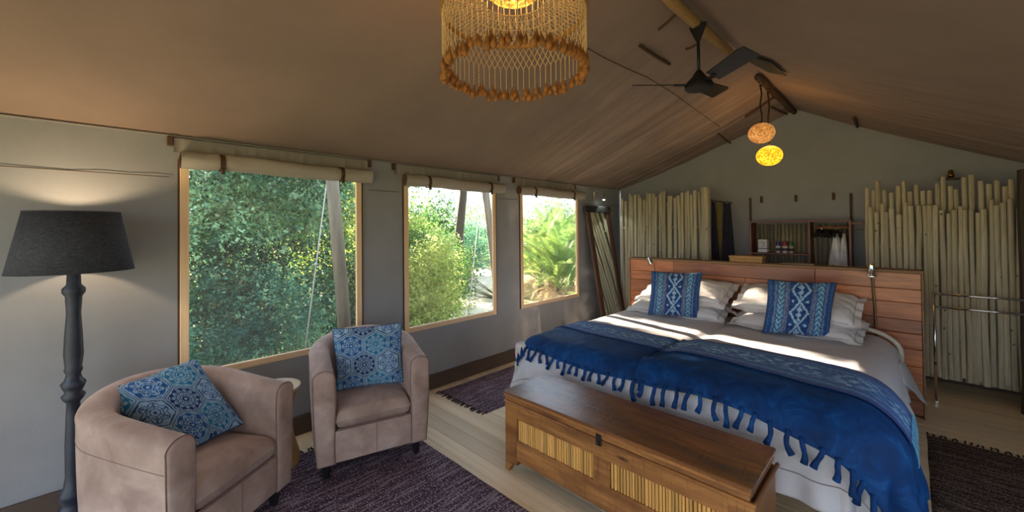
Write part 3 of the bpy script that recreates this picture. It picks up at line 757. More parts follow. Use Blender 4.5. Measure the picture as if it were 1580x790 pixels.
# ------------------------------------------------------------------ bed
BX0, BX1, BY0, BY1 = -2.30, -.10, 2.34, 4.36
t = thing('bed', 'wide double bed with tall reclaimed red plank headboard', 'bed', ((BX0+BX1)/2, (BY0+BY1)/2, 0)); bed = t
ox, oy = t.location.x, t.location.y
def bb(name, x0, x1, y0, y1, z0, z1, m, b=.004, par=None):
    cx, cy, cz = (x0+x1)/2, (y0+y1)/2, (z0+z1)/2
    o = MB().box(x0-cx, x1-cx, y0-cy, y1-cy, z0-cz, z1-cz, b).build(name, m, par or t)
    o.location = (cx-ox, cy-oy, cz) if par is None else (cx-ox-par.location.x, cy-oy-par.location.y, cz-par.location.z); return o
M_ticking = simple('bed_base_fabric', srgb(206, 198, 192), .9)
for a, b in ((BX0, -1.205), (-1.195, BX1)):
    bb('bed_base', a, b, BY0, BY1, .25, .42, M_ticking, .02); bb('mattress', a, b, BY0, BY1, .42, .575, M_ticking, .04)
    for x in (a+.06, b-.06):
        for y in (BY0+.08, BY1-.08): bb('leg', x-.03, x+.03, y-.03, y+.03, 0, .25, M_black)
HX0, HX1, HY0, HY1, HZ = -2.395, .068, 4.446, 4.60, 1.145
hb = bb('headboard', HX0+.02, HX1-.02, HY0+.03, HY1, 0.02, HZ-.03, simple('headboard_core', srgb(70, 44, 32), .8), 0)
rr = random.Random(11); z = 0.02; row = 0
while z < HZ-.03:
    h = min(rr.choice((.105, .12, .135)), HZ-.022-z)
    cuts = [HX0+.012] + ([HX0+.012+rr.uniform(.5, 1.9)] if row % 3 != 2 else [HX0+rr.uniform(.5, .9), HX0+rr.uniform(1.4, 2.0)]) + [HX1-.012]
    for a, b in zip(cuts[:-1], cuts[1:]):
        bb('headboard_plank', a+.001, b-.001, HY0-.0+rr.uniform(0, .006), HY0+.03, z+.0012, z+h-.0012, M_redwood, .003, hb)
    z += h; row += 1
M_hbtrim = wood('headboard_trim', srgb(116, 84, 56), srgb(156, 122, 88), .6, 'X', 1, False, .1)
bb('headboard_cap', HX0, HX1, HY0-.012, HY1+.01, HZ-.022, HZ, M_hbtrim, .003, hb)
bb('headboard_edge', HX0, HX0+.012, HY0-.008, HY1, .0, HZ-.022, M_hbtrim, .002, hb); bb('headboard_edge', HX1-.012, HX1, HY0-.008, HY1, .0, HZ-.022, M_hbtrim, .002, hb)
M_cream = simple('cream_tube', srgb(206, 196, 178), .35)
# cream tubular headrests at both outer ends, one in the middle
for x0, x1 in ((-.30, -.06), (-1.26, -1.13), (-2.28, -2.12)):
    pts = []
    for i in range(15):
        a = math.pi/2*i/14
        if x0 == -2.28: pts.append((x1-(x1-x0)*math.sin(a)-ox, 4.30-oy, .55+.13*math.cos(a)))
        else: pts.append((x0+(x1-x0)*math.sin(a)-ox, 4.30-oy, .52+.155*math.cos(a)))
    e = pts[-1]; pts.append((e[0], e[1], .45)); s = pts[0]; pts.insert(0, (s[0]+(-.12 if x0 != -2.28 else .12), s[1], s[2]))
    MB().tube(pts, .017, 10).build('headrest_tube', M_cream, t, True)
bed_loc = (ox, oy)

# drape: flat cloth (u, v) -> over the bed's rounded edges
FX0, FX1, FY0 = -2.12, -.24, 2.50
def drape(U, V, off, flare=.16, seed=0, puff=1.0, top=.60):
    U, V = np.asarray(U, float), np.asarray(V, float)
    cu, cv = np.clip(U, FX0, FX1), np.maximum(V, FY0)
    du, dv = U-cu, V-cv; s = np.hypot(du, dv); sl = np.maximum(s, 1e-6); nx, ny = du/sl, dv/sl
    Rr = .17+off; qa = Rr*math.pi/2
    a = np.minimum(s, qa)/Rr
    hor = Rr*np.sin(a); ver = -Rr*(1-np.cos(a)); ex = np.maximum(s-qa, 0)
    ang = np.arctan2(ny, nx); per = np.where(np.abs(ny) > np.abs(nx), U, V)
    corner = np.minimum(np.abs(nx), np.abs(ny))*1.4
    wr = .5*np.sin(per*19+seed)+.5*np.sin(per*41+2*seed)+1.6*(fbm(per*6+seed, s*4, seed)-.5)
    fl = flare*(1+.8*corner*np.sin(ang*9+seed))
    hor = hor+ex*fl+puff*.016*wr*np.minimum(ex/.15, 1)+puff*corner*.05*np.sin(ang*12+1)*np.minimum(ex/.2, 1)
    ver = ver-ex*.985
    z = top+off+ver+puff*.011*(fbm(U*3.2+seed, V*3.2, 21)-.45)+puff*.006*(fbm(U*11, V*5+seed, 22)-.5)-.02*np.exp(-((U+1.2)/.06)**2)*(s < .02)*puff
    return np.stack([cu+nx*hor+.0*U, cv+ny*hor, z], -1)
def cloth(name, label, cat, u0, u1, v0, v1, nu, nv, off, mat, colf=None, th=.004, seed=0, group=None, hemf=None, smoothmap=None, top=.60, puff=1.0, flare=.16, origin=None):
    u = np.linspace(u0, u1, nu); v = np.linspace(0, 1, nv); U, Vt = np.meshgrid(u, v, indexing='ij')
    a = v0(U) if callable(v0) else v0; b = v1(U) if callable(v1) else v1; V = a+(b-a)*Vt
    if smoothmap: U, V = smoothmap(U, V)
    P = drape(U, V, off, flare, seed, puff, top)
    P[..., 2] = np.maximum(P[..., 2], .018)
    org = np.array([float(P[..., 0].mean()), float(P[..., 1].mean()), 0.0]); 
    o = gridmesh(name, P-org, mat, None, colf(U, Vt) if colf else None); o.location = tuple(org)
    solid(o, th, 0); tag(o, label, cat, group); return o, org
# duvet
def duvet_map(U, V): return U, V
dv, org = cloth('duvet', 'white cotton duvet spread over the wide bed', 'duvet', -2.76, .22, 2.00, 4.35, 220, 190, .012, M_linen, seed=1, th=.012, puff=1.25, flare=.15)
# stitched line near the hem of the duvet
u = np.linspace(-2.64, .18, 160); Pp = drape(u, np.full(160, 2.10), .022, .15, 1, 1.25)
MB().tube([Vector(p-org) for p in Pp], .0016, 4).build('hem_line', M_piping, dv)
# corner of the under sheet hanging beside the headboard
c = MB(); 
g = 14; P = np.zeros((g, g, 3))
for i in range(g):
    for j in range(g):
        s_, t_ = i/(g-1), j/(g-1)
        P[i, j] = (-.075+.125*s_*t_+.03*s_+.008*math.sin(6*t_), 4.34-.42*(1-t_)+.04*s_*t_, .52-.12*s_-.26*s_*t_*1.0+.006*math.sin(5*s_))
o = gridmesh('sheet', P-np.array([-.03, 4.2, 0]), M_linen); o.location = (-.03, 4.2, 0); solid(o, .003); tag(o, 'white sheet corner hanging off the bed beside the headboard', 'sheet')

# blue plush throws and ikat runners
t3 = NT('blue_plush'); v = t3.coords(); n = t3.noise(v, 7, 5, .65, .8)
t3.link(t3.ramp(n, [(.3, srgb(2, 34, 74)), (.55, srgb(4, 58, 116)), (.75, srgb(20, 94, 156))]), t3.b.inputs['Base Color'])
t3.b.inputs['Roughness'].default_value = .7; t3.b.inputs['Sheen Weight'].default_value = .12; t3.b.inputs['Sheen Tint'].default_value = srgb(60, 140, 210); t3.b.inputs['Specular IOR Level'].default_value = .25
t3.bump(t3.noise(v, 120, 3), .35, .006); M_plush = t3.m
def tassel_row(par, org, uu, vedge, off, seed, lens, out=1, mat=None, rad=.0062, **kw):
    rr = random.Random(seed)
    for u in uu:
        ve = vedge(u) if callable(vedge) else vedge
        pts = []; L = lens*rr.uniform(.75, 1.15); bend = rr.uniform(-.020, .020); n_ = 6
        for k in range(n_):
            f = k/(n_-1)
            p = drape(np.array([u+bend*f*f*1.3+.006*math.sin(f*5+u*40)]), np.array([ve+.01-(L+.01)*f]), off+.004, kw.get('flare', .16), kw.get('sd', 0), kw.get('puff', 1), .60)[0]-org
            pts.append(Vector(p))
        MB().tube(pts, [rad*1.2, rad, rad*1.1, rad, rad*1.25, rad*1.5], 7).build('tassel', mat or M_plush, par, True)
def vfront(U): return 2.295+.0*U-.05*ss(U, -.9, -.2)+.02*np.sin(U*5)
def vback(U): return 3.07-.0*U-.06*ss(U, -.7, 0)-.02*np.sin(U*3)
def front_s(u): return float(vfront(np.array([u]))[0])
th1, o1 = cloth('throw_blanket', 'blue plush tasselled throw across the window half of the bed foot', 'throw blanket', -2.42, -1.17, vfront, vback, 150, 80, .032, M_plush, seed=1, th=.012, group='blue plush throws', flare=.15, puff=1.25)
tassel_row(th1, o1, [ -2.40+i*.058 for i in range(22)], front_s, .036, 1, .085, rad=.0098, sd=1, flare=.15, puff=1.25)
def v2front(U): return 2.265-.07*ss(U, -.8, -.1)-.13*ss(U, -.35, .15)+.015*np.sin(U*6)
def v2back(U): return 3.05-.10*ss(U, -.7, .1)-.10*ss(U, -.1, .3)
th2, o2 = cloth('throw_blanket', 'blue plush tasselled throw across the right half of the bed foot, sweeping to the floor', 'throw blanket', -1.23, .34, v2front, v2back, 170, 80, .060, M_plush, seed=1, th=.012, group='blue plush throws', flare=.15, puff=1.25)
tassel_row(th2, o2, [-1.22+i*.066 for i in range(22)], lambda u: float(v2front(np.array([u]))[0]), .064, 2, .105, rad=.0108, sd=1, flare=.15, puff=1.25)
def r1(U): return 2.80-.05*ss(U, -2.2, -1.2)
def r1b(U): return 3.10-.0*U-.02*np.sin(U*4)
rn1, ro1 = cloth('bed_runner', 'narrow blue ikat runner on the window half of the bed', 'bed runner', -2.40, -1.16, r1, r1b, 320, 80, .043, M_weave, lambda U, V: runner_cloth(U, V), .003, 1, 'blue ikat runners', puff=1.25, flare=.15)
def r2(U): return 2.70-.14*ss(U, -1.0, -.1)
def r2b(U): return 3.08-.13*ss(U, -.6, .1)
rn2, ro2 = cloth('bed_runner', 'narrow blue ikat runner on the right half of the bed, fringed at its hanging end', 'bed runner', -1.22, .06, r2, r2b, 320, 80, .074, M_weave, lambda U, V: runner_cloth(U+.1, V), .003, 1, 'blue ikat runners', puff=1.25, flare=.15)
rr = random.Random(4); M_rf = simple('runner_fringe', srgb(92, 150, 184), .9, var=.4, nscale=200)
for k in range(40):
    f = (k+.5)/40; v_ = float(r2(np.array([.06]))[0])*(1-f)+float(r2b(np.array([.06]))[0])*f; j = rr.uniform(-.03, .03)
    pts = [Vector(drape(np.array([.055+.11*q]), np.array([v_+j*q]), .082, .15, 1, 1.25)[0]-ro2) for q in (0, .35, .7, 1)]
    MB().tube(pts, .0016, 4).build('fringe_thread', M_rf, rn2)

# pillows and cushions
pillow('ivory pillow at the bottom of the left stack, behind the ikat cushion', (-1.70, 4.17, .695), .96, .50, .17, 3, 12, 1, 'ivory pillows in two stacks')
pillow('ivory pillow on top of the left stack', (-1.66, 4.235, .845), .92, .46, .17, -3, 22, 2, 'ivory pillows in two stacks', 2)
pillow('ivory pillow at the bottom of the right stack, behind the ikat cushion', (-.70, 4.13, .695), .92, .50, .17, -3, 12, 3, 'ivory pillows in two stacks')
pillow('ivory pillow on top of the right stack', (-.71, 4.19, .85), .90, .46, .17, -1, 22, 4, 'ivory pillows in two stacks', -2)
cushion('cushion', 'blue ikat cushion leaning on the left pillow stack', [(-1.865, 3.83, .63), (-1.435, 3.98, .63), (-1.855, 3.90, 1.055), (-1.425, 4.07, 1.06)], .14, ikat_cloth, (.45, .45), M_weave, 170, 7, 'blue ikat cushions', M_blueseam)
cushion('cushion', 'blue ikat cushion leaning on the right pillow stack', [(-.865, 3.80, .63), (-.45, 3.93, .63), (-.845, 3.92, 1.055), (-.41, 4.04, 1.055)], .14, lambda x, y: ikat_cloth(x, y+.03), (.45, .45), M_weave, 170, 8, 'blue ikat cushions', M_blueseam)

# reading lamps fixed on the headboard
def reading_lamp(label, x, full):
    t = thing('reading_lamp', label, 'reading lamp', (x, HY0-.004, 1.12), 0, 'chrome reading lamps on the headboard')
    MB().box(-.014, .014, -.012, .004, -.03, .02, .003).build('bracket', M_chrome, t)
    if full:
        MB().tube([(0, -.02, -.02), (.012, -.02, -.28), (.02, -.02, -.55)], .009, 8).build('conduit', simple('copper_brown_pipe', srgb(120, 92, 70), .35, .7), t)
        MB().tube([(0, -.01, .02), (0, -.015, .055), (0, -.05, .045)], .006, 8).build('arm', M_chrome, t)
        MB().lathe([(.012, .07), (.02, .06), (.02, -.0), (.033, -.025), (.033, -.032)], (0, -.06, .0), 18).build('lamp_head', M_chrome, t, 'auto')
        MB().lathe([(.026, -.035), (.026, -.033)], (0, -.06, 0), 18).build('lens', simple('lamp_lens', srgb(220, 216, 206), .2), t)
    else:
        MB().tube([(.02, -.012, -.02), (.04, -.03, -.09), (.06, -.03, -.16)], .004, 6).build('arm', M_chrome, t)
        h = MB().lathe([(.010, .05), (.017, .045), (.017, 0), (.028, -.03), (.028, -.036)], (0, 0, 0), 18).build('lamp_head', M_chrome, t, 'auto'); h.location = (-.012, -.05, .0); h.rotation_euler = (R(15), R(-20), 0)
    return t
reading_lamp('small chrome reading lamp at the left end of the headboard', -2.10, False)
reading_lamp('chrome reading lamp on a brown pipe at the right end of the headboard', -.225, True)
# wicker box and tray on the headboard cap
M_wicker = wood('wicker', srgb(150, 108, 58), srgb(196, 150, 92), .6, 'X', 6, False, .1, .5)
t = thing('wicker_box', 'flat brown wicker box on top of the headboard', 'box', (-1.155, 4.53, HZ))
MB().box(-.145, .145, -.065, .065, 0, .042, .004).build('box_body', M_wicker, t); MB().box(-.15, .15, -.07, .07, .042, .066, .004).build('box_lid', M_wicker, t)
MB().box(-.006, .006, -.074, -.066, .018, .05, .001).build('clasp', M_wicker, t)
tag(MB().box(-.125, .125, -.05, .05, 0, .012, .003).build('tray', simple('tray_wood', srgb(140, 118, 92), .5)), 'thin pale tray lying on top of the headboard', 'tray').location = (-.74, 4.545, HZ)

# ------------------------------------------------------------------ pole screens
def stick(parent, x, y, z0, z1, r, rr, crook=.015, n=7, name='pole', mat=None):
    pts = []; rs = []; ph = rr.uniform(0, 6); ax, ay = rr.uniform(-crook, crook), rr.uniform(-crook*.5, crook*.5)
    L = z1-z0; lean = rr.uniform(-.7, .7)*crook
    for i in range(n+1):
        f = i/n; pts.append((ax*math.sin(f*5+ph)+lean*f+rr.uniform(-.0018, .0018), ay*math.sin(f*4+ph*2), L*f)); rs.append(r*(1.08-.16*f)*rr.uniform(.94, 1.06))
    rs.append(rs[-1]*.6); pts.append((pts[-1][0], pts[-1][1], L+.004))
    o = MB().tube(pts, rs, 8).build(name, mat or M_pole, parent, 'auto'); o.location = (x, y, z0); return o
rr = random.Random(21); M_darkpost = wood('dark_post', srgb(58, 46, 38), srgb(84, 70, 58), .7, 'Z', 1, False, .05)
t = thing('pole_screen', 'pale peeled pole screen behind the left end of the headboard', 'screen', (-2.4, 5.3, 0))
xs = -2.955
k = 0
stick(t, -2.965+2.4, 0.03, .0, 1.93, .026, rr, .03)
xs = -2.90
while xs < -1.862:
    r = rr.uniform(.017, .025); stick(t, xs+2.4, rr.uniform(-.01, .01), .0, rr.choice((1.89, 1.92, 1.95, 1.97, 1.99)), r, rr); xs += 2*r+rr.uniform(0, .006); k += 1
for q in range(9): stick(t, -2.92+2.4+q*.118, .065, .0, rr.uniform(1.82, 1.92), .019, rr)
stick(t, -1.80+2.4, -.01, 0, 2.0, .056, rr, .006)
for z in (.5, 1.5): MB().tube([(-.55, .035, z), (.6, .035, z)], .018, 8).build('cross_rail', M_pole, t)
t = thing('pole_screen', 'tall double row pole screen of pale peeled poles right of the bed', 'screen', (.35, 5.3, 0))
xs = -.272
while xs < 1.0:
    r = rr.uniform(.0155, .0225); stick(t, xs-.35, rr.uniform(-.006, .006), .12+rr.uniform(0, .05), rr.choice((1.60, 1.63, 1.66, 1.68, 1.71)), r, rr, .007); xs += 2*r+rr.uniform(-.002, .002)
xs = -.30
while xs < 1.0:
    r = rr.uniform(.015, .021); stick(t, xs-.35, .10+rr.uniform(-.008, .008), .10, rr.choice((1.82, 1.85, 1.88, 1.92, 1.94)), r, rr, .007); xs += 2*r+rr.uniform(0, .010)
for z in (.45, 1.3): MB().tube([(-.62, .05, z), (.65, .05, z)], .02, 8).build('cross_rail', M_pole, t)
tag(stick(None, .648, 5.12, 0, 1.93, .045, rr, .004, name='support_post', mat=M_darkpost), 'dark upright wooden post at the right edge, before the tall pole screen', 'post')

# ------------------------------------------------------------------ open shelf with clothes
SY = 5.40
t = thing('open_shelf', 'dark red wooden open shelf and hanging rack against the far wall', 'shelf', (-.88, SY, 0)); X0, X1 = -1.345+.88, -.425+.88; XD = -.775+.88
def sb(name, x0, x1, y0, y1, z0, z1, m=M_shelf, par=None): return MB().box(x0, x1, y0, y1, z0, z1, .002).build(name, m, par or t)
sb('top_board', X0, X1, 0, .24, 1.545, 1.565); sb('side_panel', X0, X0+.018, 0, .24, .03, 1.545); sb('side_panel', X1-.02, X1, 0, .24, .03, 1.545)
sb('divider', XD-.01, XD+.01, .004, .24, .03, 1.545); sb('shelf_board', X0+.018, XD-.01, .002, .24, 1.178, 1.196); sb('shelf_board', X0+.018, XD-.01, .002, .24, .80, .818); sb('bottom_board', X0, X1, 0, .24, .03, .05)
sb('side_bracket', X1, X1+.10, .02, .05, 1.515, 1.535); sb('side_bracket', X1+.08, X1+.20, .06, .075, 1.53, 1.54)
MB().tube([(XD+.05, .12, 1.485), (X1-.02, .12, 1.485)], .009, 8).build('hanging_rail', M_redwood, t)
M_dpole = wood('shade_pole', srgb(120, 108, 82), srgb(160, 146, 114), .7, 'Z', 1.6, True, .2, .2)
xs = X0+.03
while xs < X1-.01:
    r = rr.uniform(.012, .017); pts = [(xs+.004*math.sin(z*5+xs*30), .215, z) for z in np.linspace(.05, 1.53, 7)]
    MB().tube(pts, r, 7).build('backing_pole', M_dpole, t, True); xs += 2*r+rr.uniform(.002, .016)
for a, b in ((Vector((-1.3965, 5.6560, 1.8633)), Vector((-1.4015, 5.6560, 1.5238))), (Vector((-0.4443, 5.6560, 1.8524)), Vector((-0.4495, 5.6560, 1.5033)))):
    MB().box(a.x-.010, a.x+.010, YB-.035, YB-.022, b.z, a.z, .002).build('hanging_strap', M_leather, wall_back)
for a in [Vector((-1.2770, 5.6660, 1.8324)), Vector((-0.9308, 5.6660, 1.8270)), Vector((-0.5897, 5.6660, 1.8274))]:
    MB().box(a.x-.012, a.x+.012, YB-.03, YB-.014, a.z-.04, a.z+.04, .003).build('webbing_tab', M_leather, wall_back)
MB().tube([Vector((-0.4095, 5.5000, 1.4623)), Vector((-0.2850, 5.4200, 1.4686))], .008, 6).build('shelf_rail', M_dpole, wall_back)
# towel
M_towel = simple('towel_white', srgb(222, 222, 226), .95, bump=.5, bscale=200)
a = Vector((-1.2283, 5.5000, 1.2364)); t = thing('folded_towel', 'white folded towel tied with dark cord on the shelf', 'towel', (a.x, SY+.11, 1.196))
MB().box(-.05, .05, -.06, .06, 0, .045, .014).build('towel_roll', M_towel, t, 'auto'); MB().box(-.048, .048, -.055, .055, .045, .155, .016).build('towel_fold', M_towel, t, 'auto')
MB().tube([(-.052, -.063, .048), (.052, -.063, .048)], .003, 5).build('cord', M_darkmetal, t); MB().tube([(0, -.06, .06), (.02, -.062, .09), (.012, -.062, .12), (-.01, -.06, .135)], .0025, 5).build('cord', M_darkmetal, t)
# jars
for jx, lidc, bodyc, lab in ((-1.0751, srgb(58, 44, 110), srgb(196, 186, 186), 'small jar with dark blue lid on the shelf'), (-1.0125, srgb(150, 26, 34), srgb(206, 192, 190), 'jar with wide red lid on the shelf, in the middle of three'), (-0.9511, srgb(24, 96, 62), srgb(176, 166, 140), 'jar with green lid on the shelf, nearest the hanging clothes')):
    t = thing('jar', lab, 'jar', (jx, SY+.08+(.02 if 'red' in lab else 0), 1.196), 0, 'lidded jars on the shelf'); w = .024 if 'red' not in lab else .029
    MB().lathe([(w*.9, 0), (w, .006), (w, .07), (w*.8, .082)], n=16).build('jar_body', simple('jar_'+lab[:18], bodyc, .3), t, 'auto')
    MB().lathe([(w*.86, .082), (w*.95, .084), (w*.98, .122), (w*.85, .130)], n=16).build('jar_lid', simple('lid_'+lab[:18], lidc, .4), t, 'auto')
    MB().lathe([(w*1.01, .025), (w*1.01, .055)], n=16, cap=False).build('jar_band', simple('jar_band_dark', srgb(40, 30, 54), .5), t)
# hangers and robes
M_hang = simple('black_velvet_hanger', srgb(20, 18, 20), .8)
def hanger(x, zz, label, rot):
    t = thing('coat_hanger', label, 'hanger', (x, SY+.12, 1.485), rot, 'black hangers on the rail')
    MB().tube([(.008*math.cos(a), 0, .008+.012*math.sin(a)-.005) for a in np.linspace(2.6, -1.2, 8)]+[(0, 0, -.03)], .002, 5).build('hook', M_chrome, t)
    MB().tube([(0, -.16, -.10), (0, -.10, -.06), (0, 0, -.028), (0, .10, -.06), (0, .10, -.062)], [.010, .013, .011, .013, .009], 7).build('hanger_body', M_hang, t, True)
    MB().tube([(0, -.15, -.105), (0, .09, -.075)], .005, 6).build('trouser_bar', M_hang, t)
for i, lab in enumerate(('leftmost', 'second from the left', 'third from the left', 'middle', 'third from the right', 'second from the right', 'rightmost')): hanger(-.712+i*.028, 0, 'black empty coat hanger, %s of the seven on the shelf rail' % lab, R(random.Random(i).uniform(-25, 25)))
def robe(x, w, z0, label, seed, col):
    t = thing('hanging_robe', label, 'robe', (x, SY+.10, 0), 0, 'white robes on the rail'); n, m = 40, 26; P = np.zeros((m, n, 3))
    for j in range(m):
        f = j/(m-1); z = 1.42-(1.42-z0)*f; ww = (.012+w*min(1, f*1.7)**.8); dd = .05+.045*min(1, f*3)
        for i in range(n):
            a = 2*math.pi*i/n; fold = 1+.16*math.sin(5*a+seed+f*2)*f+.07*math.sin(11*a+seed)
            P[j, i] = (ww*math.cos(a)*fold+.02*f*math.sin(seed), dd*math.sin(a)*fold, z)
    gridmesh('robe_cloth', P, M_towel, t, wrap=True)
    MB().tube([(-.6*w, -.09, 1.24), (0, -.105, 1.10), (.5*w, -.10, z0+.12)], .006, 6).build('belt', M_towel, t, True)
    MB().tube([(0, 0, 1.42), (0, .02, 1.495), (.0, .026, 1.50)], .004, 6).build('hook', M_chrome, t)
robe(Vector((-0.5589, 5.5000, 1.2831)).x, .055, .92, 'white cotton robe hanging on the rail, the wider left one', 1, 0)
robe(Vector((-0.4898, 5.5000, 1.2847)).x, .032, .92, 'white cotton robe hanging on the rail, the narrow right one', 4, 0)
# dark indigo cloths on a string
t4 = NT('indigo_print'); v = t4.coords((1, 1, 1)); vo = t4.node('ShaderNodeTexVoronoi'); vo.inputs['Scale'].default_value = 26; t4.link(v, vo.inputs['Vector'])
t4.link(t4.ramp(vo.outputs['Distance'], [(.12, srgb(60, 62, 104)), (.22, srgb(20, 18, 34)), (.5, srgb(30, 26, 44))]), t4.b.inputs['Base Color']); t4.b.inputs['Roughness'].default_value = .9
def hang(label, a, b, c, d, y):
    tl, tr, bl, br = [Vector(p) for p in (a, b, c, d)]; n, m = 30, 16; P = np.zeros((n, m, 3))
    bl = Vector((bl.x, y, .85)); br = Vector((br.x+.01, y, .85))
    for i in range(n):
        for j in range(m):
            s, f = j/(m-1), i/(n-1); p = tl*(1-s)*(1-f)+tr*s*(1-f)+bl*(1-s)*f+br*s*f; P[i, j] = (p.x, p.y+.012*math.sin(s*14+f*2)*(.3+f), p.z-.015*math.sin(s*3.1)*(1-f))
    o0 = np.array(tl); o = gridmesh('hanging_cloth', P-o0, t4.m); o.location = tl; solid(o, .006); return tag(o, label, 'cloth', 'indigo cloths hanging on a string')
hang('narrow dark indigo printed cloth hanging beside the thick end pole', (-1.7471, 5.3500, 1.8378), (-1.7094, 5.3500, 1.8194), (-1.7658, 5.3500, 1.0808), (-1.6678, 5.3500, 1.0856), 5.35)
hang('wider dark indigo printed cloth hanging left of the shelf', (-1.6130, 5.3500, 1.8060), (-1.5334, 5.3500, 1.7938), (-1.6531, 5.3500, 1.0784), (-1.4870, 5.3500, 1.0867), 5.35)
cd = MB().tube([Vector((-1.7622, 5.3500, 1.8469)), Vector((-1.6572, 5.3500, 1.8125)), Vector((-1.5120, 5.3500, 1.7927))], .005, 5).build('cloth_line', M_darkmetal); tag(cd, 'dark cord carrying the two indigo cloths', 'cord')
tag(MB().box(-.035, .035, -.01, .01, .3, 1.83, .004).build('olive_panel', simple('olive_cloth', srgb(122, 108, 58), .85)), 'olive fabric strip between the two indigo cloths', 'cloth').location = (Vector((-1.6834, 5.4200, 1.5033)).x, 5.42, 0)

# ------------------------------------------------------------------ leaning mirror
MY0, MY1 = 4.635, 5.235; b0 = Vector((-2.86, 0, .0)); t0 = Vector((-3.150, 0, 1.80))
H = (t0-b0).length; tilt = math.atan2(t0.x-b0.x, t0.z-b0.z)
t = thing('standing_mirror', 'tall brown framed mirror leaning on the canvas wall beside the far window', 'mirror', (b0.x, (MY0+MY1)/2, 0.012)); t.rotation_euler = (0, tilt, 0)
W = (MY1-MY0)/2
M_mframe = wood('mirror_frame_wood', srgb(66, 42, 28), srgb(104, 66, 42), .5, 'Z', 1, False, .1, .3); M_mtop = simple('mirror_head_dark', srgb(34, 28, 24), .6, bump=.4)
mg = NT('mirror_glass'); mg.b.inputs['Metallic'].default_value = 1; mg.b.inputs['Roughness'].default_value = .02; mg.b.inputs['Base Color'].default_value = (.86, .88, .84, 1)
MB().box(-.018, .018, -W, -W+.085, 0, H-.07, .004).build('frame_side', M_mframe, t); MB().box(-.018, .018, W-.085, W, 0, H-.07, .004).build('frame_side', M_mframe, t)
MB().box(-.022, .024, -W-.02, W+.02, H-.09, H, .004).build('frame_head', M_mtop, t); MB().box(-.018, .018, -W+.085, W-.085, 0, .09, .004).build('frame_foot', M_mframe, t)
MB().box(-.004, .004, -W+.08, W-.08, .085, H-.085).build('mirror_glass', mg.m, t)
MB().box(-.024, -.016, -W+.01, W-.01, .01, H-.08).build('backing', M_mtop, t)
for yy in (-W+.02, W-.02): MB().tube([(.026, yy, H-.045), (.022, yy, H-.045)], .006, 8).build('screw', M_chrome, t)

# wall spotlight above the mirror
a = Vector((-3.1500, 4.9384, 1.9570))
t = thing('wall_spotlight', 'small twin brushed steel wall spotlight above the leaning mirror', 'wall light', (XL+.012, a.y, a.z))
MB().lathe([(.022, -.055), (.022, .055)], (.02, -.05, 0), 16).build('mount', M_chrome, t, 'auto')
MB().tube([(.03, -.05, .055), (.05, -.02, .07), (.07, .06, .07), (.08, .10, .06), (.085, .11, .02)], .006, 8).build('arm', M_chrome, t, True)
MB().lathe([(.014, .03), (.018, .02), (.018, -.035), (.022, -.045)], (.085, .11, 0), 16).build('spot_head', M_chrome, t, 'auto')
MB().lathe([(.019, -.047), (.012, -.052)], (.085, .11, 0), 16).build('spot_bulb', emit_mat('spot_white', (.85, 1, .95, 1), 14), t)
ld = bpy.data.lights.new('spotlight_light', 'SPOT'); ld.energy = 3; ld.color = (.85, 1, .95); ld.spot_size = R(110); ld.shadow_soft_size = .015
lo = bpy.data.objects.new('spotlight_light', ld); COL.objects.link(lo); lo.location = (.085, .11, -.06); lo.parent = t
# brass shower rose behind the right screen
a = Vector((0.2758, 5.5800, 1.9428))
t = thing('brass_wall_lamp', 'small brass dish lamp on the far wall above the tall pole screen', 'lamp', (a.x, 5.56, a.z))
MB().lathe([(.005, .0), (.085, -.016), (.09, -.020), (.08, -.018), (.0, -.01)], n=28, cap=False).build('dish', M_brass, t, True)
MB().lathe([(.02, 0), (.024, .03), (.016, .04), (.020, .055), (.010, .07)], n=14).build('cap', M_brass, t, True); MB().tube([(0, 0, .05), (0, .06, .06), (0, .12, .05)], .008, 8).build('arm', M_brass, t)

# ------------------------------------------------------------------ towel rack
t = thing('towel_rack', 'chrome floor-standing towel rack with two rails right of the bed', 'towel rack', (.145, 5.05, 0))
def rackp(x, z, y=0): return (x, y, z)
a = Vector((0.1371, 5.0500, 0.9131)); b = Vector((0.1354, 5.0500, 0.8011)); f = Vector((0.1378, 5.2758, 0.0000))
t.location = (a.x, 5.05, 0)
za, zb_ = a.z, b.z
MB().tube([(0, 0, .0), (0, 0, za)], .011, 10).build('upright', M_chrome, t, True); MB().tube([(.58, 0, 0), (.58, 0, za)], .011, 10).build('upright', M_chrome, t, True)
for z in (za-.006, zb_-.006): MB().tube([(-.012, 0, z), (.592, 0, z)], .010, 10).build('rail', M_chrome, t, True)
for x in (0, .58):
    MB().lathe([(.014, 0), (.014, .02)], (x, 0, .30), 12).build('collar', M_chrome, t); MB().tube([(x, -.12, .012), (x, .10, .012)], .009, 8).build('foot', M_chrome, t)

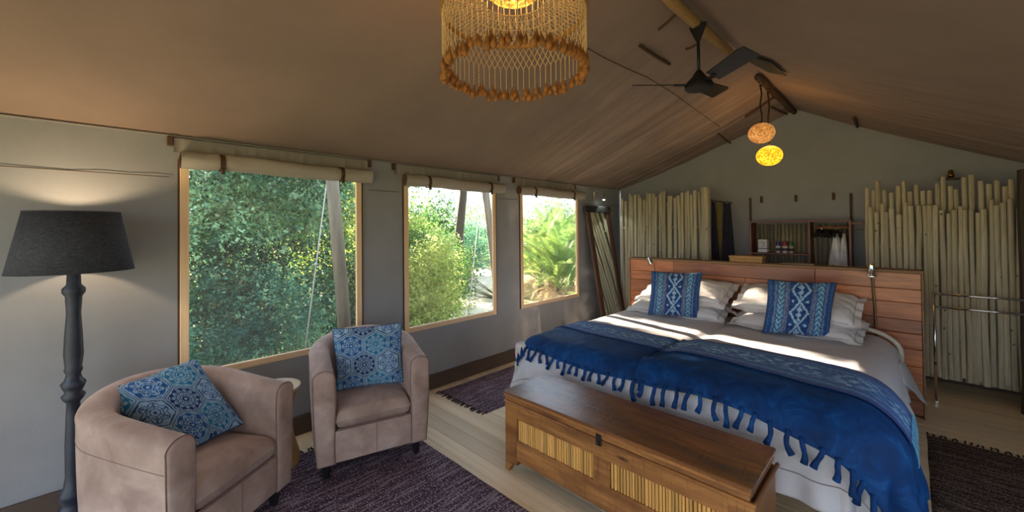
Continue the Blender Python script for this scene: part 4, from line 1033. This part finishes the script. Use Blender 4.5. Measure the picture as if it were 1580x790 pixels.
# ------------------------------------------------------------------ ceiling fan
t = thing('ceiling_fan', 'dark three-bladed ceiling fan hanging from the ridge pole', 'ceiling fan', (RX-.01, 2.65, 0)); HZ_ = 2.41
MB().lathe([(.055, 2.79), (.052, 2.775), (.016, 2.69), (.012, 2.68)], n=4).build('canopy', M_darkmetal, t)
MB().tube([(0, 0, 2.48), (0, 0, 2.70)], .0095, 10).build('downrod', M_darkmetal, t, True)
MB().lathe([(.010, 2.50), (.016, 2.495), (.045, 2.45), (.072, 2.425), (.084, 2.405), (.084, 2.385), (.074, 2.375), (.03, 2.370)], n=28).build('motor_housing', M_darkmetal, t, 'auto')
for ang, L in ((209, .405), (329, .405), (89, .405)):
    br = MB().box(.06, .15, -.018, .018, -.003, .003, .001).build('blade_arm', M_darkmetal, t); br.location = (0, 0, HZ_-.008); br.rotation_euler = (0, R(-6), R(ang))
    mb = MB(); vs = []
    for i in range(9):
        f = i/8; x = .12+(L-.12)*f; w = .045+.012*f
        if i == 8: w *= .86
        for s in (-1, 1):
            for zo in (-.0025, .0025): vs.append((x, s*w, zo-s*w*.36))
    fs = []
    for i in range(8):
        a = i*4; b = a+4; fs += [(a, b, b+2, a+2), (a+1, a+3, b+3, b+1), (a, a+1, b+1, b), (a+2, b+2, b+3, a+3)]
    fs += [(0, 2, 3, 1), (32, 33, 35, 34)]
    bl = mb.add(vs, fs).build('blade', M_darkmetal, t); bl.location = (0, 0, HZ_-.005); bl.rotation_euler = (0, R(-6), R(ang))

# ------------------------------------------------------------------ globe lamps
def globe(label, y, z, r, strength, col, ztop):
    t = thing('globe_lamp', label, 'pendant lamp', (RX, y, z), 0, 'globe pendant lamps by the far wall')
    g = MB().ball((0, 0, 0), (r, r, r*.86), 30, 20).build('globe', emit_mat('mosaic_globe', col, strength, 62), t, True)
    MB().lathe([(.018, r*.82), (.02, r*.88), (.012, r*.95)], n=12).build('cap', M_darkmetal, t)
    pts = [(.006*math.sin(i*1.3), 0, r*.9+(ztop-z-r*.9)*i/8) for i in range(9)]
    MB().tube(pts, .007, 6).build('flex', simple('twisted_flex', srgb(54, 32, 18), .8), t, True)
    MB().tube([(.02*math.cos(a), 0, ztop-z+.01+.02*math.sin(a)) for a in np.linspace(-1.6, 2.8, 9)], .004, 6).build('hook', M_darkmetal, t)
    return t
globe('pendant globe lamp of amber mosaic with pale rim, the higher one', 4.12, 2.335, .105, .42, (1.0, .40, .10, 1), 2.77)
g2 = globe('glowing yellow globe pendant lamp, the lower one', 4.39, 2.165, .108, 1.25, (1.0, .50, .02, 1), 2.77)
ld = bpy.data.lights.new('globe_glow', 'POINT'); ld.energy = 2.2; ld.color = (1, .55, .16); ld.shadow_soft_size = .10
lo = bpy.data.objects.new('globe_glow', ld); COL.objects.link(lo); lo.location = (0, 0, .16); lo.parent = g2

# ------------------------------------------------------------------ shell pendant
CXc, CYc, HR = RX, .953, .237
t = thing('shell_pendant', 'large round string pendant lamp fringed with brown pods, above the armchairs', 'pendant lamp', (CXc, CYc, 0))
ZH, ZS = 2.215, 2.018
M_string = simple('cream_string', srgb(224, 190, 138), .8, var=.25, nscale=300)
M_pod = simple('brown_pod', srgb(150, 96, 44), .7, var=.55, nscale=16, bump=.5, bscale=160)
N = 66; rr = random.Random(9)
def cyl(a, z, r=HR): return (r*math.cos(a), r*math.sin(a), z)
mb = MB(); mb.tube([cyl(a, ZH) for a in np.linspace(0, 2*math.pi, 73)], .0085, 8); mb.build('hoop', simple('cane_hoop', srgb(170, 124, 66), .6), t, True)
mb = MB()
rows = 4; zs = np.linspace(ZH-.006, 2.125, rows+1)
for k in range(N):
    a0 = 2*math.pi*k/N; da = 2*math.pi/N
    for j in range(rows):
        o = (.5 if j % 2 else 0)
        for s in (-.5, .5):
            mb.tube([cyl(a0+o*da, zs[j]), cyl(a0+(o+s)*da, zs[j+1])], .0014, 4, False)
mb.build('diamond_net', M_string, t)['kind'] = 'stuff'
pod_meshes = []
for q in range(4):
    mb = MB(); pr_ = [(.0012, .036), (.0020, .028), (.0045, .020), (.0098, .008), (.0118, -.002), (.0105, -.010), (.006, -.015), (.0005, -.019)]
    mb.lathe(pr_, n=8)
    mb.v = [(x*(1+.18*math.sin(3*math.atan2(y, x)+q)+.06*rr.uniform(-1, 1)), y*(1+.2*math.cos(2*math.atan2(y, x)+q)), z+rr.uniform(-.001, .001)) for x, y, z in mb.v]
    o = mb.build('pod', M_pod, t, True); pod_meshes.append(o.data)
    a = 2*math.pi*q/N; o.location = cyl(a, ZS)
stm = MB()
for k in range(N):
    a = 2*math.pi*(k)/N; ztop = 2.125; zb2 = ZS+.03
    if k >= 4:
        o = link('pod', pod_meshes[k % 4], t); o.location = cyl(a+rr.uniform(-.01, .01), ZS+rr.uniform(-.008, .008), HR+rr.uniform(-.006, .006)); o.rotation_euler = (rr.uniform(-.2, .2), rr.uniform(-.2, .2), rr.uniform(0, 6)); s = rr.uniform(.74, 1.0); o.scale = (s, s, s)
    stm.tube([cyl(a, ztop), cyl(a, (ztop+zb2)/2), cyl(a, zb2)], .0015, 4, False)
    for q in range(6):
        zz = ztop-(ztop-zb2)*(q+.5)/6; stm.ball(cyl(a, zz), (.0022, .0022, .0055), 4, 3)
stm.build('bead_string', M_string, t)['kind'] = 'stuff'
pod2 = MB()
for k in range(0, N, 2):   # second, inner ring of pods
    a = 2*math.pi*(k+.5)/N
    o = link('pod', pod_meshes[(k+1) % 4], t); o.location = cyl(a, ZS+.008+rr.uniform(-.01, .01), HR-.014+rr.uniform(-.005, .005)); o.rotation_euler = (rr.uniform(-.2, .2), rr.uniform(-.2, .2), rr.uniform(0, 6)); o.scale = (.82,)*3
# conical net from the hoop to the bowl
mb = MB(); rings = [(HR-.006, ZH+.004), (.205, ZH+.018), (.172, ZH+.034), (.140, ZH+.048), (.112, ZH+.058)]
for k in range(N):
    a0 = 2*math.pi*k/N; da = 2*math.pi/N
    for j in range(4):
        o = .5 if j % 2 else 0
        for s in (-.5, .5):
            p, q = cyl(a0+o*da, rings[j][1], rings[j][0]), cyl(a0+(o+s)*da, rings[j+1][1], rings[j+1][0])
            mb.tube([p, q], .0015, 4, False)
for r, z in rings[1:]: mb.tube([cyl(a, z, r) for a in np.linspace(0, 2*math.pi, 49)], .0018, 4, False)
mb.build('conical_net', M_string, t)['kind'] = 'stuff'
# upper drum of strings
mb = MB()
for k in range(N):
    a = 2*math.pi*k/N; mb.tube([cyl(a, ZH+.006), cyl(a+.03, 2.36), cyl(a, 2.50, HR*.98)], .0015, 4, False)
mb.build('upper_string', M_string, t)['kind'] = 'stuff'
MB().tube([cyl(a, 2.50, HR*.98) for a in np.linspace(0, 2*math.pi, 49)], .007, 8).build('top_hoop', M_string, t, True)
for k in range(4):
    a = k*math.pi/2+.4; MB().tube([cyl(a, 2.50, HR*.98), (0, 0, 2.68)], .002, 5).build('suspension_cord', M_string, t)
MB().tube([(0, 0, 2.34), (0, 0, 2.78)], .004, 6).build('flex', M_string, t)
bowl = [(.004, 2.262), (.045, 2.266), (.080, 2.280), (.102, 2.300), (.108, 2.322), (.104, 2.345)]
MB().lathe(bowl, n=32, cap=False).build('glowing_bowl', emit_mat('bowl_glow', (1.0, .50, .06, 1), 1.6, 60), t, True)
ld = bpy.data.lights.new('shell_pendant_light', 'POINT'); ld.energy = 5; ld.color = (1, .62, .30); ld.shadow_soft_size = .05
lo = bpy.data.objects.new('shell_pendant_light', ld); COL.objects.link(lo); lo.location = (0, 0, 2.36); lo.parent = t

# ------------------------------------------------------------------ outside
GZ = -.6
t5 = NT('dry_grass_ground'); v = t5.coords(); n = t5.noise(v, .9, 6, .65)
t5.link(t5.ramp(n, [(.3, srgb(74, 84, 44)), (.5, srgb(118, 118, 70)), (.7, srgb(160, 146, 104))]), t5.b.inputs['Base Color']); t5.b.inputs['Roughness'].default_value = 1
g = 60; uu = np.linspace(-1, 1, g); U, V = np.meshgrid(np.sign(uu)*uu**2*90-8, np.sign(uu)*uu**2*90+6, indexing='ij')
P = np.stack([U, V, GZ+.10*(fbm(U*.4, V*.4, 2)-.5)*np.clip(np.hypot(U+1, V-2)/6-.5, 0, 1)-.01], -1)
struct(gridmesh('ground', P, t5.m), 'dry grassy ground outside the tent')
mid = np.array([(-4.4, 3.3), (-5.6, 4.6), (-7.4, 6.05), (-9.5, 7.95), (-12.0, 10.4), (-15.0, 13.3), (-18, 17), (-21, 22)]); P = []
for i in range(60):
    f = i/59*(len(mid)-1); k = min(int(f), len(mid)-2); c0 = mid[k]+(mid[k+1]-mid[k])*(f-k); d = mid[k+1]-mid[k]; d = d/np.hypot(*d); nr = np.array([-d[1], d[0]])
    w = .75+.12*math.sin(i*.7); P.append([(c0[0]+nr[0]*w*s, c0[1]+nr[1]*w*s, GZ+.045-.03*abs(s)) for s in np.linspace(-1, 1, 7)])
t6 = NT('pale_sand'); n = t6.noise(t6.coords(), 3, 6, .6); t6.link(t6.ramp(n, [(.3, srgb(196, 180, 152)), (.7, srgb(236, 224, 200))]), t6.b.inputs['Base Color']); t6.b.inputs['Roughness'].default_value = 1; t6.bump(n, .5, .04)
o = gridmesh('sand_path', np.array(P), t6.m); struct(o, 'pale sandy footpath winding past the middle window')

M_leaf = attr_mat('leaf', .55, 0, 100, 0, .45, .35)
M_dryleaf = attr_mat('dry_leaf', .8, 0, 100, 0, .2, .2)
M_bark = wood('bark', srgb(96, 84, 68), srgb(140, 126, 106), .9, 'Z', .6, False, .15, .6); M_barkd = wood('dark_bark', srgb(58, 50, 42), srgb(92, 80, 68), .9, 'Z', .6, False, .15, .6)
def leaves(par, blobs, n, size, pal, seed, mat=None, shell=.45, up=.5, name='foliage', kind=True):
    g = np.random.default_rng(seed); blobs = [b[0]+b[1] for b in blobs]
    for bl in list(blobs):      # smaller clumps breaking the outline
        for _ in range(9):
            dd = g.normal(size=3); dd /= np.linalg.norm(dd); dd[2] = dd[2]*.8+.15; q = g.uniform(.18, .42)
            blobs.append(tuple(bl[i]+dd[i]*bl[3+i]*.86 for i in range(3))+(bl[3]*q, bl[4]*q, bl[5]*q*.9))
    tone = g.uniform(.62, 1.3, len(blobs)); blobs = np.array(blobs, float); vol = np.prod(blobs[:, 3:], 1)**.67; pick = g.choice(len(blobs), n, p=vol/vol.sum()); b = blobs[pick]  # random clump brightness in the leaf colour stands in for dark gaps and lit tips
    d = g.normal(size=(n, 3)); d /= np.linalg.norm(d, axis=1)[:, None]; rad = shell+(1-shell)*g.random(n)**.6; rad *= .8+.4*fbm(d[:, 0]*2.4+pick*3.1, d[:, 2]*2.4+d[:, 1], seed)
    C = b[:, :3]+d*rad[:, None]*b[:, 3:]
    # leaves sit along short sprigs that point outwards
    m = n//8+1; cl = np.arange(n)//8; first = np.minimum(cl*8, n-1)
    sd = d[first]+g.normal(size=(m, 3))[cl]*.55+np.array([0, 0, .25]); sd /= np.linalg.norm(sd, axis=1)[:, None]
    C = C[first]+sd*(g.random(n)*size*7)[:, None]+g.normal(size=(n, 3))*size*.38; d = d[first]
    C[:, 2] = np.maximum(C[:, 2], GZ+.02)
    nr = d*.7+g.normal(size=(n, 3))*.7; nr[:, 2] += up; nr /= np.linalg.norm(nr, axis=1)[:, None]
    tv = np.cross(nr, g.normal(size=(n, 3))); tv /= np.linalg.norm(tv, axis=1)[:, None]; bv = np.cross(nr, tv)
    s = size*(.6+.8*g.random(n))[:, None]
    V = np.stack([C-tv*s*.5, C+bv*s*.27+nr*s*.06, C+tv*s*.5, C-bv*s*.27+nr*s*.06], 1).reshape(-1, 3)
    Q = np.arange(n*4).reshape(n, 4); pal = np.array([lin(*p) for p in pal]); base = fbm(C[:, 0]*1.7+C[:, 1]*1.1, C[:, 2]*1.7, seed+5)
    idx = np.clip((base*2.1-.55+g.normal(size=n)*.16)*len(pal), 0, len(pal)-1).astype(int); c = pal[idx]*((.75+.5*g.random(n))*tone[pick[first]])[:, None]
    me = quadmesh(name, V-np.array(par.location), Q, np.repeat(c, 4, 0), mat or M_leaf); o = link(name, me, par)
    if kind: o['kind'] = 'stuff'
    return o
def bush(label, c, blobs, n, size, pal, seed, group=None, twigs=7, name='bush', cat='bush', trunk=None):
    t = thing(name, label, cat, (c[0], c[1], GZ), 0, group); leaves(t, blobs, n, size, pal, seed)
    g = random.Random(seed)
    if trunk:
        MB().tube([Vector(p)-Vector(t.location) for p in trunk[0]], trunk[1], 10).build('trunk', trunk[2] if len(trunk) > 2 else M_bark, t, True)
    mb = MB()
    for k in range(twigs):
        b = g.choice(blobs); e = Vector([b[0][i]+g.uniform(-.6, .6)*b[1][i] for i in range(3)])-t.location; s0 = Vector((g.uniform(-.1, .1), g.uniform(-.1, .1), 0)) if not trunk else Vector(trunk[0][-1])-t.location-Vector((0, 0, .4))
        m_ = (s0+e)/2+Vector((g.uniform(-.1, .1), g.uniform(-.1, .1), .15)); r0 = .018 if not trunk else trunk[1][-1]*.6; mb.tube([s0, m_, e], [r0, r0*.6, r0*.25], 6)
    mb.build('branch', M_barkd, t, True)
    return t
DK = [(30, 62, 40), (46, 88, 56), (58, 104, 74), (84, 128, 86), (110, 140, 84)]
TEAL = [(62, 112, 92), (86, 142, 114), (110, 166, 132), (140, 186, 146), (170, 196, 142)]
DK1 = [(40, 76, 60), (66, 114, 88), (94, 148, 114), (124, 172, 134), (158, 190, 134), (176, 182, 140)]
YG = [(68, 98, 50), (96, 126, 58), (126, 152, 70), (158, 174, 86), (184, 190, 108)]
MG = [(52, 92, 46), (78, 120, 58), (104, 146, 70), (134, 168, 84)]
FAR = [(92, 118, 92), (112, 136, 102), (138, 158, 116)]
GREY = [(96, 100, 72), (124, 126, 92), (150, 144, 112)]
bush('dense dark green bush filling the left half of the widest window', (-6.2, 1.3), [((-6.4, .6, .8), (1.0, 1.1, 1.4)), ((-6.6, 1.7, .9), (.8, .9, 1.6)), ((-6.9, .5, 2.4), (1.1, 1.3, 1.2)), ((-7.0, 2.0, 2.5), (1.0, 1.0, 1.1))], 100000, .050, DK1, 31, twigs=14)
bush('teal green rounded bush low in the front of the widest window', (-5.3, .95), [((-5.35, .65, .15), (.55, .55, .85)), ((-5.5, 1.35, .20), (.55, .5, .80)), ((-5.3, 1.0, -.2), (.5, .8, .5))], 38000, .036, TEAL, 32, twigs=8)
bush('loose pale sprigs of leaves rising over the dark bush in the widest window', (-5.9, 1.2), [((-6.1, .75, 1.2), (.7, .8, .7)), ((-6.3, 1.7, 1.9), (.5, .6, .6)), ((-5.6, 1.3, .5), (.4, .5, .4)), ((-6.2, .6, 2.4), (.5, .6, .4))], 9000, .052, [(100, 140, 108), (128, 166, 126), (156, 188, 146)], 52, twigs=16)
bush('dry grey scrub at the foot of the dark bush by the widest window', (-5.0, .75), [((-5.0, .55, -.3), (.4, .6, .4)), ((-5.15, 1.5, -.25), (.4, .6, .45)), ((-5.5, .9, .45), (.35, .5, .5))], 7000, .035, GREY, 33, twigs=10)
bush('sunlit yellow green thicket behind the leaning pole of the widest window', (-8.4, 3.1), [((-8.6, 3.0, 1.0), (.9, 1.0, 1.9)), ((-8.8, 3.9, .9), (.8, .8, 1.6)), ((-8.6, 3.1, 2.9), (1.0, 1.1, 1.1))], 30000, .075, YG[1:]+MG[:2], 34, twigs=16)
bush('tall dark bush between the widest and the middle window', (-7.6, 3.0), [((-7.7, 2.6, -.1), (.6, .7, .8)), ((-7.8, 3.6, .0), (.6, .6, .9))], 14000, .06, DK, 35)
# middle window
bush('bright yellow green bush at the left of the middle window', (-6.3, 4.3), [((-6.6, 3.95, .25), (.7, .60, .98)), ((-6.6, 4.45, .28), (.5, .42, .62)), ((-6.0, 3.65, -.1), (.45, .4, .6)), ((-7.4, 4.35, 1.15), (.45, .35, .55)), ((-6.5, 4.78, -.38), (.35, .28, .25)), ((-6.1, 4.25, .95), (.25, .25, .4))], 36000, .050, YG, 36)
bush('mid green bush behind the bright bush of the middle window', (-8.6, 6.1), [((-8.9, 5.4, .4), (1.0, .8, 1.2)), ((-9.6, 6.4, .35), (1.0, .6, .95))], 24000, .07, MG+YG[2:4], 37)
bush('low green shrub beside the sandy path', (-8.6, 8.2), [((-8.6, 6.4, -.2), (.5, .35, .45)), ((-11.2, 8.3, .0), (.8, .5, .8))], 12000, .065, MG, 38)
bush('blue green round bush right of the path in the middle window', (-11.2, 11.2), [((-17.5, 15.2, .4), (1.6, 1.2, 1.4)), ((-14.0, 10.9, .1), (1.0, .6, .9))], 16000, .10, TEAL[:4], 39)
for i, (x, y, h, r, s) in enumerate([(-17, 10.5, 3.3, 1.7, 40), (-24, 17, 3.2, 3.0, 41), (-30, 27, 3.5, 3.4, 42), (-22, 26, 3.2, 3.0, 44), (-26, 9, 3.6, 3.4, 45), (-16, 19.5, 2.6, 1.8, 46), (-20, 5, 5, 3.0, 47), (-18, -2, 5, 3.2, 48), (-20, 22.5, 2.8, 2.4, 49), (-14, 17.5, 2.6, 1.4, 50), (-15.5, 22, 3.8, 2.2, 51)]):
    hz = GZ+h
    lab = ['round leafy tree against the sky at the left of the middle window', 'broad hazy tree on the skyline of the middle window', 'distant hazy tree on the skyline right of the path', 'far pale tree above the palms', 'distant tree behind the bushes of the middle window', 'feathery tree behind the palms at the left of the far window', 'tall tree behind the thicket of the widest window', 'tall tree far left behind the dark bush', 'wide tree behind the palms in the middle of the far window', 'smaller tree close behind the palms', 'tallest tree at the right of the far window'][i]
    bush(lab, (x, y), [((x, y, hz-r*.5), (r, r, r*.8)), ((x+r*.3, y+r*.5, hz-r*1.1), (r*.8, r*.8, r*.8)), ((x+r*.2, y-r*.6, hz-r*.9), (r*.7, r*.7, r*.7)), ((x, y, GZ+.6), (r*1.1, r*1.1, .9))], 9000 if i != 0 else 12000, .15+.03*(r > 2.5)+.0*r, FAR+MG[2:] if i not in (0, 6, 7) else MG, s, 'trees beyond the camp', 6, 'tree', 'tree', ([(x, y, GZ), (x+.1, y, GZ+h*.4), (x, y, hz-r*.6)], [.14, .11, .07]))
# tall trees, crowns added above the windows' view to block and shape the sun
bush('tall added shade tree behind the thicket, crown out of view', (-12.3, 1.8), [((-12.4, .1, 5.1), (1.1, 1.25, 1.6)), ((-12.4, 2.9, 6.2), (1.2, 1.2, 1.5)), ((-12.2, 3.25, 4.9), (1.0, .65, .9))], 26000, .15, DK, 60, 'tall shade trees', 10, 'tree', 'tree', ([(-12.3, 1.8, GZ), (-12.2, 1.9, 2.5), (-12.3, 1.7, 5.0)], [.2, .16, .12]))
bush('tall straight trunked shade tree added beyond the bushes', (-12.0, 5.17), [((-12.0, 4.6, 8.6), (1.4, 1.6, 1.2))], 9000, .15, DK, 61, 'tall shade trees', 8, 'tree', 'tree', ([(-12.0, 5.17, GZ), (-12.0, 5.18, 3.0), (-12.0, 5.17, 7.8)], [.23, .22, .20]))  # trunk placed to split the sun on the bed into two bands
bush('leaning dark trunked tree beyond the path in the middle window', (-12.0, 9.3), [((-12.2, 7.05, 5.4), (1.2, 1.05, 1.7)), ((-12.2, 8.0, 5.8), (1.4, 1.4, 1.5)), ((-12.0, 9.8, 5.9), (1.5, 1.2, 1.2))], 30000, .15, DK, 62, 'tall shade trees', 8, 'tree', 'tree', ([(-12.0, 9.22, GZ), (-12.0, 9.32, 1.2), (-12.0, 9.56, 2.9), (-12.1, 9.3, 4.8)], [.20, .17, .14, .12], M_barkd))  # trunk shows in the middle window; only the crown is added to block sun

# palms of the far window
def frond_mesh(name, L, arch, seed, col, mat, nl=58, ll=.38):
    g = np.random.default_rng(seed); V = []; Q = []; C = []
    ts = np.linspace(0, 1, 14); pts = [np.array([L*(t-.18*arch*t*t), 0, L*(1.05*t-arch*.95*t*t)*.8]) for t in ts]
    def at_(t): f = t*(len(pts)-1); k = min(int(f), len(pts)-2); return pts[k]+(pts[k+1]-pts[k])*(f-k)
    for i in range(13):
        a, b = pts[i], pts[i+1]; w = .011*(1-i/15); o = len(V)
        for p, ww in ((a, w), (b, w*.9)): V += [p+[0, -ww, 0], p+[0, 0, ww], p+[0, ww, 0], p+[0, 0, -ww]]
        Q += [(o+j, o+(j+1) % 4, o+4+(j+1) % 4, o+4+j) for j in range(4)]; C += [np.array(col)*.8]*8
    for i in range(nl):
        t = .16+.84*i/nl; p = at_(t); d = at_(min(t+.03, 1))-at_(max(t-.03, 0)); d /= np.linalg.norm(d)
        l = ll*math.sin(math.pi*(.15+.8*t))**.7*(.85+.3*g.random())
        for s in (-1, 1):
            out = np.array([0, s, .35+.2*g.random()])*.85+d*.75; out /= np.linalg.norm(out); tip = p+out*l+np.array([0, 0, -.20*l]); mid_ = p+out*l*.5; w = d*.008
            o = len(V); V += [p-w*.5, p+w*.5, mid_+w*1.1, mid_-w*1.1, tip, tip]; Q += [(o, o+1, o+2, o+3), (o+3, o+2, o+4, o+5)]; C += [np.array(col)*(.8+.4*g.random())]*6
    V = np.array(V); V[5::1] += 0
    return quadmesh(name, V, np.array(Q), np.array(C), mat)
PF = [frond_mesh('frond', 1.9, .75, 1, lin(122, 146, 72), M_leaf), frond_mesh('frond', 1.7, .95, 2, lin(150, 168, 86), M_leaf), frond_mesh('frond', 2.0, .6, 3, lin(90, 122, 62), M_leaf)]
DF = [frond_mesh('dry_frond', 1.3, 1.5, 4, lin(166, 140, 102), M_dryleaf, 26, .3), frond_mesh('dry_frond', 1.2, 1.7, 5, lin(190, 170, 134), M_dryleaf, 26, .3)]
def palm(label, x, y, seed, nf, sc, dry):
    t = thing('palm', label, 'palm', (x, y, GZ), 0, 'wild palms outside the far window'); g = random.Random(seed)
    MB().tube([(0, 0, 0), (.02, 0, .25), (0, .02, .5)], [.13, .11, .08], 10).build('stem', M_barkd, t)
    for k in range(nf):
        o = link('frond', PF[g.randrange(3)], t); o.location = (0, 0, .35+g.uniform(0, .2)); s = sc*g.uniform(.8, 1.1); o.scale = (s, s, s); o.rotation_euler = (g.uniform(-.25, .25), -g.uniform(-.15, .95), 2*math.pi*(k+g.random()*.6)/nf)
    for k in range(dry):
        o = link('dry_frond', DF[g.randrange(2)], t); o.location = (0, 0, .35); s = sc*g.uniform(.7, 1.0); o.scale = (s, s, s); o.rotation_euler = (0, g.uniform(.1, .5), 2*math.pi*g.random())
palm('nearest wild palm with dry brown skirts in the far window', -6.8, 8.7, 1, 34, 1.02, 22)
palm('wild palm at the right of the far window', -7.1, 9.7, 2, 34, 1.10, 18)
palm('wild palm further back in the middle of the far window', -8.6, 10.6, 3, 34, 1.35, 6)
palm('wild palm at the left edge of the far window, half hidden', -8.3, 9.7, 4, 30, 1.2, 8)
palm('young palm close outside the far window', -6.0, 7.95, 5, 5, .55, 30)

# fly-sheet poles and guy ropes
def outpole(label, p0, p1, r, m, name='support_pole'):
    a, b = Vector(p0), Vector(p1); c = a; o = MB().tube([a-c, (a+b)/2-c+Vector((0, .01, 0)), b-c], [r, r*.96, r*.9], 12).build(name, m, None, True); o.location = c; return tag(o, label, 'pole')
outpole('thick leaning peeled pole outside the widest window', (-4.2, 1.812, GZ), (-4.2, 1.585, 2.45), .068, M_bark)
outpole('thin dark upright pole at the right edge of the widest window', (-4.2, 1.98, GZ), (-4.2, 1.985, 2.45), .022, M_barkd)
outpole('leaning peeled pole at the upper right of the middle window', (-4.2, 4.10, GZ), (-4.2, 3.68, 2.45), .055, M_bark)
M_rope = simple('guy_rope_white', srgb(196, 190, 176), .8)
def rope(label, a, b, knot=None):
    A, B = Vector(a), Vector(b); d = (B-A); B2 = A+d*((A.z-GZ)/(A.z-B.z)); A2 = A-d*.15
    t = thing('guy_rope', label, 'rope', A2, 0, 'guy ropes outside the windows'); MB().tube([Vector((0, 0, 0)), (B2-A2)/2+Vector((0, 0, -.01)), B2-A2], .007, 6).build('rope', M_rope, t, True)
    if knot: K = Vector(knot)-A2; MB().ball(K, (.02, .02, .02), 8, 6).build('knot', M_rope, t, True)
rope('white guy rope with a knot outside the widest window', (-4.6000, 1.7050, 1.9811), (-4.6000, 1.5081, 0.4586), (-4.6000, 1.5909, 1.1324))
rope('thin guy rope crossing the middle window', (-4.6000, 4.0146, 2.0738), (-4.6000, 3.7277, 0.2222))
